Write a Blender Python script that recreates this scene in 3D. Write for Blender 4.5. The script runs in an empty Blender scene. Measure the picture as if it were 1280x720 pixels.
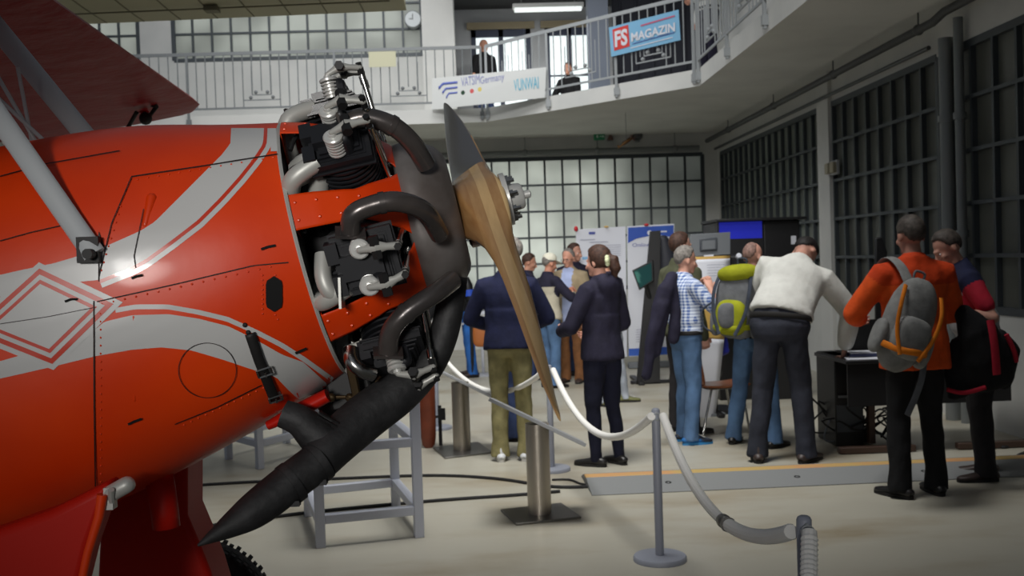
import bpy, math, random
import numpy as np
from mathutils import Vector as V, Matrix, noise
from mathutils.bvhtree import BVHTree
random.seed(7)
rad = math.radians
SC = bpy.context.scene
COL = SC.collection
# ---------------------------------------------------------------- camera
FPX = 1280.0
_s = -.033; _c = math.sqrt(1 - _s*_s)
CAM = V((0, 0, 1.6))
_yaw, _pd = .031918, .02763
CD = V((math.sin(_yaw)*math.cos(_pd), math.cos(_yaw)*math.cos(_pd), -math.sin(_pd)))
_r0 = CD.cross(V((0, 0, 1))).normalized(); _u0 = _r0.cross(CD)
CR = _c*_r0 + _s*_u0
CU = _c*_u0 - _s*_r0
def ray(px, py): return CD + CR*((px-640)/FPX) + CU*((360-py)/FPX)
def P(px, py, y):
    v = ray(px, py); return CAM + v*(y/v.y)
def G(px, py, z=0.0):
    v = ray(px, py); return CAM + v*((z-1.6)/v.z)
def PX(px, py, x):
    v = ray(px, py); return CAM + v*(x/v.x)
# ---------------------------------------------------------------- materials
def lin(c):
    o = []
    for x in c[:3]:
        x /= 255.0
        o.append(x/12.92 if x <= .04045 else ((x+.055)/1.055)**2.4)
    return o + [1.0]
def mat(name, col, rough=.5, metal=0.0, spec=.5, coat=0.0, var=None, bump=None, emit=0.0, transl=0.0, alpha=1.0):
    m = bpy.data.materials.new(name); m.use_nodes = True
    nt = m.node_tree; b = nt.nodes['Principled BSDF']
    b.inputs['Base Color'].default_value = lin(col)
    b.inputs['Roughness'].default_value = rough
    b.inputs['Metallic'].default_value = metal
    b.inputs['Specular IOR Level'].default_value = spec
    b.inputs['Coat Weight'].default_value = coat
    b.inputs['Coat Roughness'].default_value = .08
    if alpha < 1: b.inputs['Alpha'].default_value = alpha
    tc = None
    def coord():
        nonlocal tc
        if tc is None: tc = nt.nodes.new('ShaderNodeTexCoord')
        return tc.outputs['Object']
    if var:
        sc, col2, lo, hi = var
        n = nt.nodes.new('ShaderNodeTexNoise'); n.inputs['Scale'].default_value = sc; n.inputs['Detail'].default_value = 5
        nt.links.new(coord(), n.inputs['Vector'])
        r = nt.nodes.new('ShaderNodeValToRGB'); r.color_ramp.elements[0].position = lo; r.color_ramp.elements[1].position = hi
        r.color_ramp.elements[0].color = lin(col); r.color_ramp.elements[1].color = lin(col2)
        nt.links.new(n.outputs['Fac'], r.inputs['Fac']); nt.links.new(r.outputs['Color'], b.inputs['Base Color'])
    if bump:
        sc, st = bump[:2]
        n = nt.nodes.new('ShaderNodeTexNoise'); n.inputs['Scale'].default_value = sc; n.inputs['Detail'].default_value = 4
        nt.links.new(coord(), n.inputs['Vector'])
        bp = nt.nodes.new('ShaderNodeBump'); bp.inputs['Strength'].default_value = st; bp.inputs['Distance'].default_value = bump[2] if len(bump) > 2 else .02
        nt.links.new(n.outputs['Fac'], bp.inputs['Height']); nt.links.new(bp.outputs['Normal'], b.inputs['Normal'])
    if emit:
        b.inputs['Emission Color'].default_value = lin(col); b.inputs['Emission Strength'].default_value = emit
    if transl:
        t = nt.nodes.new('ShaderNodeBsdfTranslucent'); t.inputs['Color'].default_value = lin(col)
        mx = nt.nodes.new('ShaderNodeMixShader'); mx.inputs[0].default_value = transl
        o = nt.nodes['Material Output']
        nt.links.new(b.outputs[0], mx.inputs[1]); nt.links.new(t.outputs[0], mx.inputs[2]); nt.links.new(mx.outputs[0], o.inputs[0])
    return m
def fabric(name, col, k=.82, rough=.85):
    return mat(name, col, rough=rough, spec=.25, var=(14, tuple(c*k for c in col), .35, .7), bump=(55, .25, .01))
# ---------------------------------------------------------------- object helpers
WM = {}
def tag(o, label=None, cat=None, group=None, kind=None):
    if label: o['label'] = label
    if cat: o['category'] = cat
    if group: o['group'] = group
    if kind: o['kind'] = kind
    return o
def thing(name, label, cat, loc=(0, 0, 0), rz=0.0, group=None, kind=None, M=None):
    o = bpy.data.objects.new(name, None); COL.objects.link(o)
    o.empty_display_size = .1
    if M is None: M = Matrix.Translation(V(loc)) @ Matrix.Rotation(rz, 4, 'Z')
    o.matrix_world = M
    WM[o.name] = M.copy()
    return tag(o, label, cat, group, kind)
def frame_from(x=None, y=None, z=None):
    """rotation matrix (3x3) whose columns are axes; give two of them (first one exact)"""
    if z is not None and x is not None:
        z = z.normalized(); y = z.cross(x).normalized(); x = y.cross(z)
    elif x is not None and y is not None:
        x = x.normalized(); z = x.cross(y).normalized(); y = z.cross(x)
    elif y is not None and z is not None:
        y = y.normalized(); x = y.cross(z).normalized(); z = x.cross(y)
    return Matrix((x, y, z)).transposed()
def perp(d):
    d = d.normalized()
    a = V((0, 0, 1)) if abs(d.z) < .9 else V((1, 0, 0))
    return d.cross(a).normalized()
class MB:
    def __init__(s): s.v = []; s.f = []; s.m = []
    def add(s, vs, fs, mi=0):
        o = len(s.v); s.v += [V(p) for p in vs]
        s.f += [tuple(i+o for i in q) for q in fs]; s.m += [mi]*len(fs)
        return s
    def box(s, c, size, R=None, mi=0):
        c = V(c); h = V(size)*.5
        vs = []
        for dx in (-1, 1):
            for dy in (-1, 1):
                for dz in (-1, 1):
                    p = V((dx*h.x, dy*h.y, dz*h.z))
                    vs.append(c + (R @ p if R is not None else p))
        return s.add(vs, [(0, 1, 3, 2), (4, 6, 7, 5), (0, 4, 5, 1), (2, 3, 7, 6), (0, 2, 6, 4), (1, 5, 7, 3)], mi)
    def bx(s, x0, x1, y0, y1, z0, z1, mi=0):
        return s.box(((x0+x1)/2, (y0+y1)/2, (z0+z1)/2), (abs(x1-x0), abs(y1-y0), abs(z1-z0)), None, mi)
    def beam(s, p, q, w, h, up=None, mi=0, ext=0.0):
        p = V(p); q = V(q); d = q-p; L = d.length
        R = frame_from(z=d, x=(up if up is not None else perp(d)))
        return s.box((p+q)/2, (w, h, L+ext), R, mi)
    def tube(s, pts, r, n=10, mi=0, side=None, caps=True, closed=False):
        """r: number or list; each may be (ra, rb): ra along side, rb across"""
        pts = [V(p) for p in pts]; N = len(pts)
        rs = r if isinstance(r, (list,)) else [r]*N
        rings = []; prev = None
        for i in range(N):
            if closed: d = pts[(i+1) % N]-pts[i-1]
            elif i == 0: d = pts[1]-pts[0]
            elif i == N-1: d = pts[-1]-pts[-2]
            else: d = (pts[i+1]-pts[i]).normalized()+(pts[i]-pts[i-1]).normalized()
            if d.length < 1e-9: d = V((0, 0, 1))
            d.normalize()
            if side is not None: a = V(side) - d*V(side).dot(d)
            elif prev is None: a = perp(d)
            else: a = prev - d*prev.dot(d)
            if a.length < 1e-6: a = perp(d)
            a.normalize(); prev = a; b = d.cross(a)
            ra, rb = rs[i] if isinstance(rs[i], tuple) else (rs[i], rs[i])
            rings.append([pts[i] + a*(ra*math.cos(2*math.pi*k/n)) + b*(rb*math.sin(2*math.pi*k/n)) for k in range(n)])
        vs = [p for q in rings for p in q]; fs = []
        for i in range(N if closed else N-1):
            for k in range(n):
                i2 = (i+1) % N
                fs.append((i*n+k, i*n+(k+1) % n, i2*n+(k+1) % n, i2*n+k))
        if caps and not closed:
            fs.append(tuple(range(n-1, -1, -1))); fs.append(tuple((N-1)*n+k for k in range(n)))
        return s.add(vs, fs, mi)
    def capsule(s, pts, r, n=12, mi=0, side=None):
        """tube with rounded ends"""
        pts = [V(p) for p in pts]; rs = list(r) if isinstance(r, list) else [r]*len(pts)
        def sc(x, k): return (x[0]*k, x[1]*k) if isinstance(x, tuple) else x*k
        def mn(x): return min(x) if isinstance(x, tuple) else x
        d0 = (pts[0]-pts[1]).normalized(); d1 = (pts[-1]-pts[-2]).normalized()
        A = []; B = []
        for t in (.98, .8, .45):
            A.append((pts[0]+d0*mn(rs[0])*t, sc(rs[0], math.sqrt(1-t*t))))
        for t in (.45, .8, .98):
            B.append((pts[-1]+d1*mn(rs[-1])*t, sc(rs[-1], math.sqrt(1-t*t))))
        return s.tube([a[0] for a in A]+pts+[b[0] for b in B], [a[1] for a in A]+rs+[b[1] for b in B], n, mi, side)
    def lathe(s, o, axis, prof, n=24, mi=0, ref=None, a0=0, a1=360):
        o = V(o); z = V(axis).normalized(); x = (V(ref)-z*V(ref).dot(z)).normalized() if ref is not None else perp(z); y = z.cross(x)
        full = abs(a1-a0) >= 360
        nn = n if full else n+1
        vs = []
        for h, r in prof:
            for k in range(nn):
                t = rad(a0+(a1-a0)*k/n)
                vs.append(o + z*h + (x*math.cos(t)+y*math.sin(t))*r)
        fs = []
        for i in range(len(prof)-1):
            for k in range(n):
                k2 = (k+1) % nn
                fs.append((i*nn+k, i*nn+k2, (i+1)*nn+k2, (i+1)*nn+k))
        if full:
            if prof[0][1] > 1e-5: fs.append(tuple(range(nn-1, -1, -1)))
            if prof[-1][1] > 1e-5: fs.append(tuple((len(prof)-1)*nn+k for k in range(nn)))
        return s.add(vs, fs, mi)
    def cyl(s, p, q, r, n=16, mi=0):
        p = V(p); q = V(q)
        return s.lathe(p, q-p, [(0, r), ((q-p).length, r)], n, mi)
    def ell(s, c, r, R=None, nu=16, nv=10, mi=0):
        c = V(c); vs = []; fs = []
        r = V((r, r, r)) if isinstance(r, (int, float)) else V(r)
        for j in range(nv+1):
            ph = math.pi*j/nv
            for i in range(nu):
                t = 2*math.pi*i/nu
                p = V((r.x*math.sin(ph)*math.cos(t), r.y*math.sin(ph)*math.sin(t), r.z*math.cos(ph)))
                vs.append(c+(R @ p if R is not None else p))
        for j in range(nv):
            for i in range(nu):
                fs.append((j*nu+i, (j+1)*nu+i, (j+1)*nu+(i+1) % nu, j*nu+(i+1) % nu))
        return s.add(vs, fs, mi)
    def prism(s, poly, ex, mi=0):
        poly = [V(p) for p in poly]; ex = V(ex); n = len(poly)
        vs = poly+[p+ex for p in poly]
        fs = [tuple(range(n-1, -1, -1)), tuple(range(n, 2*n))]+[(i, (i+1) % n, n+(i+1) % n, n+i) for i in range(n)]
        return s.add(vs, fs, mi)
    def grid(s, rows, mi=0, cu=False):
        R = len(rows); C = len(rows[0]); vs = [p for r in rows for p in r]; fs = []
        for i in range(R-1):
            for j in range(C if cu else C-1):
                j2 = (j+1) % C
                q = (i*C+j, i*C+j2, (i+1)*C+j2, (i+1)*C+j)
                if any(vs[k] is None for k in q): continue
                fs.append(q)
        vs = [p if p is not None else V((0, 0, 0)) for p in vs]
        return s.add(vs, fs, mi)
    def mesh(s, name):
        me = bpy.data.meshes.new(name); me.from_pydata([tuple(p) for p in s.v], [], s.f); return me
    def build(s, name, mats, parent=None, origin=None, local=False, smooth=40, bevel=0.0, seg=2, solid=0.0, sub=0, clean=True):
        mats = mats if isinstance(mats, (list, tuple)) else [mats]
        if parent is not None: M = WM[parent.name]
        elif origin is not None: M = Matrix.Translation(V(origin))
        else:
            xs = [p.x for p in s.v]; ys = [p.y for p in s.v]; zs = [p.z for p in s.v]
            M = Matrix.Translation(V(((min(xs)+max(xs))/2, (min(ys)+max(ys))/2, min(zs))))
        Mi = M.inverted()
        me = bpy.data.meshes.new(name)
        me.from_pydata([tuple(p) if local else tuple(Mi @ p) for p in s.v], [], s.f)
        for m in mats: me.materials.append(m)
        me.polygons.foreach_set('material_index', s.m)
        if clean: me.validate()
        fixn(me)
        if smooth:
            me.polygons.foreach_set('use_smooth', [True]*len(me.polygons))
            me.set_sharp_from_angle(angle=rad(smooth))
        o = bpy.data.objects.new(name, me); COL.objects.link(o)
        if parent is not None:
            o.parent = parent; WM[o.name] = WM[parent.name]
        else:
            o.matrix_world = M; WM[o.name] = M.copy()
        if solid:
            md = o.modifiers.new('Solid', 'SOLIDIFY'); md.thickness = solid; md.offset = 0
        if bevel:
            md = o.modifiers.new('Bevel', 'BEVEL'); md.width = bevel; md.segments = seg; md.limit_method = 'ANGLE'; md.angle_limit = rad(35)
        if sub:
            md = o.modifiers.new('Sub', 'SUBSURF'); md.levels = sub; md.render_levels = sub
        return o
import bmesh
def fixn(me):
    bm = bmesh.new(); bm.from_mesh(me)
    loose = [v for v in bm.verts if not v.link_faces]
    if loose: bmesh.ops.delete(bm, geom=loose, context='VERTS')
    bmesh.ops.recalc_face_normals(bm, faces=bm.faces); bm.to_mesh(me); bm.free()
def struct(mb, name, mats, **k):
    return tag(mb.build(name, mats, **k), kind='structure')
def copy_tree(o, parent=None):
    c = o.copy(); COL.objects.link(c)
    if parent is not None: c.parent = parent
    for ch in list(o.children): copy_tree(ch, c)
    return c
def lerp(a, b, t): return a+(b-a)*t
def resample(poly, n):
    poly = [V((p[0], p[1], 0)) for p in poly]
    d = [0]
    for a, b in zip(poly, poly[1:]): d.append(d[-1]+(b-a).length)
    out = []
    for i in range(n):
        t = d[-1]*i/(n-1); k = 0
        while k < len(poly)-2 and d[k+1] < t: k += 1
        u = (t-d[k])/max(1e-9, d[k+1]-d[k]); out.append(lerp(poly[k], poly[k+1], u))
    return out
def spline(pts, n=8):
    """Catmull-Rom through vectors"""
    pts = [V(p) for p in pts]; out = []
    for i in range(len(pts)-1):
        p0 = pts[max(i-1, 0)]; p1 = pts[i]; p2 = pts[i+1]; p3 = pts[min(i+2, len(pts)-1)]
        for k in range(n):
            t = k/n
            out.append(.5*((2*p1)+(p2-p0)*t+(2*p0-5*p1+4*p2-p3)*t*t+(3*p1-p0-3*p2+p3)*t*t*t))
    out.append(pts[-1]); return out
def spl1(xs, n=8):
    return [v.x for v in spline([V((x, 0, 0)) for x in xs], n)]
def text_mb(mb, body, o, right, up, h, mi=0, bold=0.0, align='LEFT', width=None, lift=0.0):
    """flat lettering as mesh faces; cap height h, optionally squeezed to width"""
    cu = bpy.data.curves.new('letters', 'FONT'); cu.body = body; cu.size = 1; cu.offset = bold; cu.resolution_u = 3
    ob = bpy.data.objects.new('letters', cu); COL.objects.link(ob)
    dg = bpy.context.evaluated_depsgraph_get(); me = bpy.data.meshes.new_from_object(ob.evaluated_get(dg))
    xs = [v.co.x for v in me.vertices]; x0, x1 = min(xs), max(xs)
    k = h/.7; kx = k if width is None else width/(x1-x0)
    o = V(o); right = V(right).normalized(); up = V(up).normalized(); nrm = right.cross(up)
    off = 0 if align == 'LEFT' else -(x1-x0)*kx*.5
    mb.add([o+right*((v.co.x-x0)*kx+off)+up*(v.co.y*k)+nrm*lift for v in me.vertices], [tuple(p.vertices) for p in me.polygons], mi)
    bpy.data.objects.remove(ob); bpy.data.curves.remove(cu); bpy.data.meshes.remove(me)
# ---------------------------------------------------------------- room materials
m_wall = mat('white_plaster', (214, 214, 210), .85, var=(1.5, (202, 203, 200), .4, .7), bump=(30, .08))
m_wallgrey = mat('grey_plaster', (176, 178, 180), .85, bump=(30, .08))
m_soff = mat('soffit_paint', (222, 222, 217), .9, var=(1.2, (208, 208, 203), .4, .7))
m_steel = mat('window_steel', (74, 80, 84), .5, .2)
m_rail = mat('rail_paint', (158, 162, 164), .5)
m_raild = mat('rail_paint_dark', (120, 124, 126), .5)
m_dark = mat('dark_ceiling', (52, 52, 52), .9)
m_blued = mat('door_blue', (40, 50, 74), .5)
m_day = mat('daylit_glass', (222, 232, 232), .3, emit=1.0)
def floor_mat():
    m = mat('sealed_concrete', (176, 171, 156), .34, spec=.4)
    nt = m.node_tree; b = nt.nodes['Principled BSDF']
    tc = nt.nodes.new('ShaderNodeTexCoord')
    mp = nt.nodes.new('ShaderNodeMapping'); mp.inputs['Scale'].default_value = (.6, 1.6, 1); nt.links.new(tc.outputs['Object'], mp.inputs[0])
    n = nt.nodes.new('ShaderNodeTexNoise'); n.inputs['Scale'].default_value = 1.1; n.inputs['Detail'].default_value = 8; n.inputs['Roughness'].default_value = .6
    nt.links.new(mp.outputs[0], n.inputs['Vector'])
    r = nt.nodes.new('ShaderNodeValToRGB'); e = r.color_ramp.elements
    e[0].position = .25; e[0].color = lin((142, 126, 98)); e[1].position = .5; e[1].color = lin((176, 172, 158))
    x = e.new(.36); x.color = lin((164, 156, 138))
    nt.links.new(n.outputs['Fac'], r.inputs['Fac']); nt.links.new(r.outputs['Color'], b.inputs['Base Color'])
    n2 = nt.nodes.new('ShaderNodeTexNoise'); n2.inputs['Scale'].default_value = 3; n2.inputs['Detail'].default_value = 4
    nt.links.new(tc.outputs['Object'], n2.inputs['Vector'])
    mr = nt.nodes.new('ShaderNodeMapRange'); mr.inputs[3].default_value = .26; mr.inputs[4].default_value = .5
    nt.links.new(n2.outputs['Fac'], mr.inputs[0]); nt.links.new(mr.outputs[0], b.inputs['Roughness'])
    return m
def pane_mat(name, col, tr):
    m = mat(name, col, .3, spec=.4, transl=tr)
    nt = m.node_tree
    tc = nt.nodes.new('ShaderNodeTexCoord'); n = nt.nodes.new('ShaderNodeTexNoise'); n.inputs['Scale'].default_value = .9; n.inputs['Detail'].default_value = 2
    nt.links.new(tc.outputs['Object'], n.inputs['Vector'])
    r = nt.nodes.new('ShaderNodeValToRGB'); r.color_ramp.elements[0].position = .38; r.color_ramp.elements[1].position = .62
    r.color_ramp.elements[0].color = lin(tuple(c*.86 for c in col)); r.color_ramp.elements[1].color = lin(col)
    nt.links.new(n.outputs['Fac'], r.inputs[0])
    for k in nt.nodes:
        if k.type == 'BSDF_TRANSLUCENT': nt.links.new(r.outputs[0], k.inputs['Color'])
        if k.type == 'BSDF_PRINCIPLED': nt.links.new(r.outputs[0], k.inputs['Base Color'])
    return m
m_floor = floor_mat()
m_pane = pane_mat('wired_glass', (194, 197, 192), .75)
m_pane2 = pane_mat('frosted_glass', (170, 176, 166), .45)
m_panedark = pane_mat('dimmed_glass', (134, 136, 128), .5)  # right-wall panes: dimmer light put into a darker, less translucent glass
YB = 18.5; XR = 4.4; ZS = 3.78; ZG = 4.0
b = MB(); b.bx(-16, XR+.3, -7, YB+.3, -.2, 0); struct(b, 'floor', m_floor)
# lower back wall with its window opening
BX0, BX1, BZ0, BZ1 = -1.3, 4.12, 1.03, 3.40
b = MB()
b.bx(-16, BX0, YB, YB+.25, 0, ZS); b.bx(BX1, XR, YB, YB+.25, 0, ZS)
b.bx(BX0, BX1, YB, YB+.25, 0, BZ0); b.bx(BX0, BX1, YB, YB+.25, BZ1, ZS)
struct(b, 'wall_back', m_wall)
def window(name, mp, o, ax, L, z0, z1, cols, rows, bw=.035, out=V((0, 1, 0)), heavy=()):
    """steel window; o = lower corner, ax = direction along the wall"""
    o = V(o); ax = V(ax)
    t = thing(name, None, None, o, kind='structure')
    f = MB(); h = z1-z0; R = frame_from(x=ax, z=V((0, 0, 1)))
    def bar(p, w, hh, d=.05): f.box(p, (w, d, hh), R)
    for k in range(cols+1):
        w = bw*1.9 if k in (0, cols) or k in heavy else bw
        bar(o+ax*(L*k/cols)+V((0, 0, h/2)), w, h)
    for k in range(rows+1):
        w = bw*1.9 if k in (0, rows) else bw
        bar(o+ax*(L/2)+V((0, 0, h*k/rows)), L, w, .056)
    f.build('window_frame', m_steel, t)
    g = MB(); g.box(o+ax*(L/2)+V((0, 0, h/2))+out*.03, (L, .012, h), R)
    g.build('glass_panes', mp, t)
    return t
window('window_1', m_pane, (BX0, YB+.02, BZ0), (1, 0, 0), BX1-BX0, BZ0, BZ1, 17, 5)
# right wall
b = MB(); WZ0, WZ1 = 1.03, 3.38
WINS = [(12.95, 18.3, 16), (9.62, 12.5, 8), (3.2, 9.34, 16)]
b.bx(XR, XR+.25, -7, YB+.25, 0, WZ0); b.bx(XR, XR+.25, -7, YB+.25, WZ1, 6.3)
ys = [-7]+[v for w in sorted(WINS) for v in w[:2]]+[YB+.25]
for i in range(0, len(ys), 2): b.bx(XR, XR+.25, ys[i], ys[i+1], WZ0, WZ1)
struct(b, 'wall_right', m_wall)
for k, (y0, y1, n) in enumerate(WINS):
    window('window_%d' % (k+2), m_panedark if k else m_pane2, (XR+.02, y0, WZ0), (0, 1, 0), y1-y0, WZ0, WZ1, n, 5, out=V((1, 0, 0)))
# pillar strip of the right wall between the windows
b = MB(); b.bx(XR-.05, XR, 12.5, 12.92, 0, ZS); struct(b, 'trim_1', m_wall)
# gallery slab with chamfered corner
E0, E1, E2, E3 = V((-16, 16.2, 0)), V((.2, 16.2, 0)), V((2.95, 13.3, 0)), V((2.95, -4, 0))
poly = [E0, E1, E2, E3, V((XR, -4, 0)), V((XR, YB, 0)), V((-16, YB, 0))]
b = MB(); b.prism([p+V((0, 0, ZS)) for p in poly], (0, 0, ZG-ZS)); b.f = b.f[:]; 
b.m = [1]+[0]*(len(b.m)-1)
struct(b, 'gallery_slab', [m_wall, m_soff])
b = MB(); b.bx(-.3, XR, YB, 19.9, ZS, ZG); struct(b, 'gallery_floor_recess', [m_soff])
# upper back wall left of the recess, with a long window
UX0, UX1 = P(217, 60, YB).x, P(528, 60, YB).x
UZ0, UZ1 = 5.33, 6.72
b = MB()
LX0, LX1 = UX0-4.0, UX0-.62
b.bx(-16, LX0, YB, YB+.25, ZG, 7.4); b.bx(LX1, UX0, YB, YB+.25, ZG, 7.4); b.bx(UX1, -.3, YB, YB+.25, ZG, 7.4)
b.bx(UX0, UX1, YB, YB+.25, ZG, UZ0); b.bx(UX0, UX1, YB, YB+.25, UZ1, 7.4)
b.bx(LX0, LX1, YB, YB+.25, ZG, UZ0); b.bx(LX0, LX1, YB, YB+.25, UZ1, 7.4)
struct(b, 'wall_upper', m_wall)
window('window_5', m_pane, (UX0, YB+.02, UZ0), (1, 0, 0), UX1-UX0, UZ0, UZ1, 13, 3)
window('window_6', m_pane, (LX0, YB+.02, UZ0), (1, 0, 0), LX1-LX0, UZ0, UZ1, 10, 3)
# pillar in front of the recess
p0, p1 = P(528, 60, 17.6).x, P(568, 60, 17.6).x
b = MB(); b.bx(p0, p1, 17.6, YB+.25, ZG, 7.4); struct(b, 'pillar', m_wall)
# recess: back wall with two glazed doors, side, ceiling
RY = 19.8
d1 = (P(590, 80, RY).x, P(664, 80, RY).x); d2 = (P(682, 80, RY).x, P(742, 80, RY).x); DZ = 6.02
b = MB()
b.bx(-.6, d1[0], RY, RY+.2, ZG, 6.6); b.bx(d1[1], d2[0], RY, RY+.2, ZG, 6.6); b.bx(d2[1], XR+.25, RY, RY+.2, ZG, 6.6)
b.bx(d1[0], d1[1], RY, RY+.2, DZ, 6.6); b.bx(d2[0], d2[1], RY, RY+.2, DZ, 6.6)
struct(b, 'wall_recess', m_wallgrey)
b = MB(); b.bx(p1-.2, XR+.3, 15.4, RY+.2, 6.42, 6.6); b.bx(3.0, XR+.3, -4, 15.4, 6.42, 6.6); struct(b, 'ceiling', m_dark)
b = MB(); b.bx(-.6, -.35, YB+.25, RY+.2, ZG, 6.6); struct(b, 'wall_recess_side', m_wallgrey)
for k, (x0, x1) in enumerate((d1, d2)):
    t = thing('door_%d' % (k+1), None, None, ((x0+x1)/2, RY, ZG), kind='structure')
    f = MB(); w = .09
    f.bx(x0, x0+w, RY-.03, RY+.08, ZG, DZ); f.bx(x1-w, x1, RY-.03, RY+.08, ZG, DZ); f.bx(x0, x1, RY-.03, RY+.08, DZ-.14, DZ)
    f.bx(x0, x1, RY-.03, RY+.08, ZG, ZG+.35)
    mx = (x0+x1)/2; f.bx(mx-.045, mx+.045, RY-.03, RY+.08, ZG, DZ); f.bx(x0, x1, RY-.01, RY+.05, 5.1, 5.13)
    f.build('door_frame', m_blued, t)
    g = MB(); g.bx(x0, x1, RY+.03, RY+.045, ZG, DZ); g.build('glass_panes', m_day, t)
    h = MB(); h.box((mx+.1, RY-.06, 5.0), (.03, .04, .12)); h.build('door_handle', m_rail, t)
    r = MB(); r.bx(x0-.08, x1+.08, RY-.1, RY-.03, DZ, DZ+.13); r.build('shutter_box', mat('shutter_box_tan', (150, 138, 112), .7), t)
# ---------------------------------------------------------------- gallery railings
def railing(label, a, bb, nb, nrm, mr, ztop=4.95, scroll=2):
    t = thing('gallery_railing', label, 'railing', (a+bb)/2+V((0, 0, ZS)))
    ax = (bb-a).normalized(); L = (bb-a).length; Z = V((0, 0, 1)); a = a+nrm*.03
    r = MB(); r.beam(a+Z*ztop, a+ax*L+Z*ztop, .05, .022, Z); r.build('top_rail', mr, t)
    r = MB(); r.beam(a+Z*4.10, a+ax*L+Z*4.10, .03, .018, Z); r.build('bottom_rail', mr, t)
    bars = MB(); sp = .135; bay = L/nb
    for k in range(nb+1):
        q = MB(); p = a+ax*(bay*k)
        q.box(p+Z*((ZS+.03+ztop)/2), (.035, .035, ztop-ZS-.03)); q.box(p+Z*3.89-nrm*.005, (.07, .06, .1)); q.build('post', mr, t)
    for k in range(nb):
        n = int(bay/sp); s0 = bay/n
        cs = [k*bay+s0*j for j in range(1, n)]
        for j, c in enumerate(cs):
            p = a+ax*c
            mid = n//2
            z0 = 4.10; 
            if abs(j+1-mid) <= 1: z0 = 4.36 - .06*(abs(j+1-mid))
            bars.cyl(p+Z*z0, p+Z*ztop, .009, 6)
        cm = k*bay+bay/2
        for w, z in ((s0*1.05, 4.30), (s0*2.0, 4.22)):
            bars.beam(a+ax*(cm-w)+Z*z, a+ax*(cm+w)+Z*z, .016, .016, Z)
            for sg in (-1, 1):
                bars.ell(a+ax*(cm+sg*w*.6)+Z*(z+.04), (.03, .03, .03), None, 8, 6)
                bars.cyl(a+ax*(cm+sg*w)+Z*z, a+ax*(cm+sg*w)+Z*(z+.45), .008, 6)
    bars.build('baluster_panel', mr, t)
    return t
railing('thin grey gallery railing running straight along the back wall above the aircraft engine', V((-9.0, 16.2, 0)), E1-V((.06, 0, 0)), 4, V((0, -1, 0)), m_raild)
nd = V((-(E2-E1).y, (E2-E1).x, 0)).normalized()
if nd.y > 0: nd = -nd
railing('grey gallery railing crossing the chamfered corner, carrying two banners', E1+(E2-E1).normalized()*.06, E2-(E2-E1).normalized()*.06, 3, nd, m_rail)
railing('grey gallery railing at the upper right, running toward the viewer over the demo stands', E2-V((0, .08, 0)), V((2.95, 4.0, 0)), 6, V((-1, 0, 0)), m_rail)
# ---------------------------------------------------------------- pipes and fittings
m_pipe = mat('pipe_grey', (130, 134, 134), .45, .3)
m_piped = mat('pipe_dark', (86, 88, 88), .5, .3)
def pipe(name, label, pts, r, m, straps=()):
    t = thing(name, label, 'pipe', pts[0])
    b = MB(); b.tube(pts, r, 12); b.build('pipe_run', m, t)
    for p, q in straps:
        s = MB(); s.cyl(p, q, .008, 6); s.ell(p, r*1.35, None, 10, 6); s.build('hanger', m, t)
    return t
zb = 3.50
st = [(V((x, YB-.12, zb)), V((x, YB-.12, ZS))) for x in (-1, .9, 2.2, 3.6)]
pipe('heating_pipe', 'long grey pipe under the gallery, running across the back wall above the window', [V((-8, YB-.12, zb)), V((XR-.36, YB-.12, zb))], .05, m_pipe, st)
st = [(V((XR-.22, y, 3.62)), V((XR-.22, y, ZS))) for y in (7.4, 9.5, 11.8, 14.2, 16.8)]
pipe('heating_pipe', 'dark pipe hung under the gallery along the right wall, upper of the two there', [V((XR-.22, YB-.15, 3.62)), V((XR-.22, 9.2, 3.62)), V((XR-.16, 9.1, 3.69)), V((XR-.16, 2, 3.69))], .04, m_piped, st)
pipe('heating_pipe', 'thin pipe along the right wall just above the windows, lower of the two there', [V((XR-.08, YB-.15, 3.47)), V((XR-.08, 9.6, 3.47))], .022, m_piped)
def dpipe(x, top, yy, r, m, label):
    q = PX(x, 300, XR-r-.03); b = MB(); y = q.y
    t = thing('drain_pipe', label, 'pipe', (XR-r-.03, y, 0))
    b.tube([V((XR-r-.03, y, 0)), V((XR-r-.03, y, top))], r, 16); b.build('pipe_run', m, t)
    for z in (1.7, 2.75):
        c = MB(); c.lathe((XR-r-.03, y, z), (0, 0, 1), [(-.03, r), (-.03, r+.014), (.03, r+.014), (.03, r)], 16); c.build('pipe_clamp', m, t)
dpipe(1187, 3.48, 0, .065, m_pipe, 'wide grey vertical pipe on the right wall, left of the two behind the orange jacket')
dpipe(1203, 3.62, 0, .042, m_pipe, 'narrow grey vertical pipe on the right wall, right of the two between the windows')
t = thing('junction_box', 'small beige electrical box on the white pillar between the right windows', 'electrical box', PX(1040, 210, XR-.06))
q = PX(1040, 210, XR-.05)
for dy in (.09, -.09):
    b = MB(); b.box(q+V((-.02, dy, 0)), (.05, .12, .13)); b.build('switch_box', mat('beige_plastic', (160, 152, 130), .5), t, bevel=.008)
b = MB(); b.box(q+V((.02, 0, 0)), (.03, .32, .17)); b.build('back_plate', m_wallgrey, t)
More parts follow.
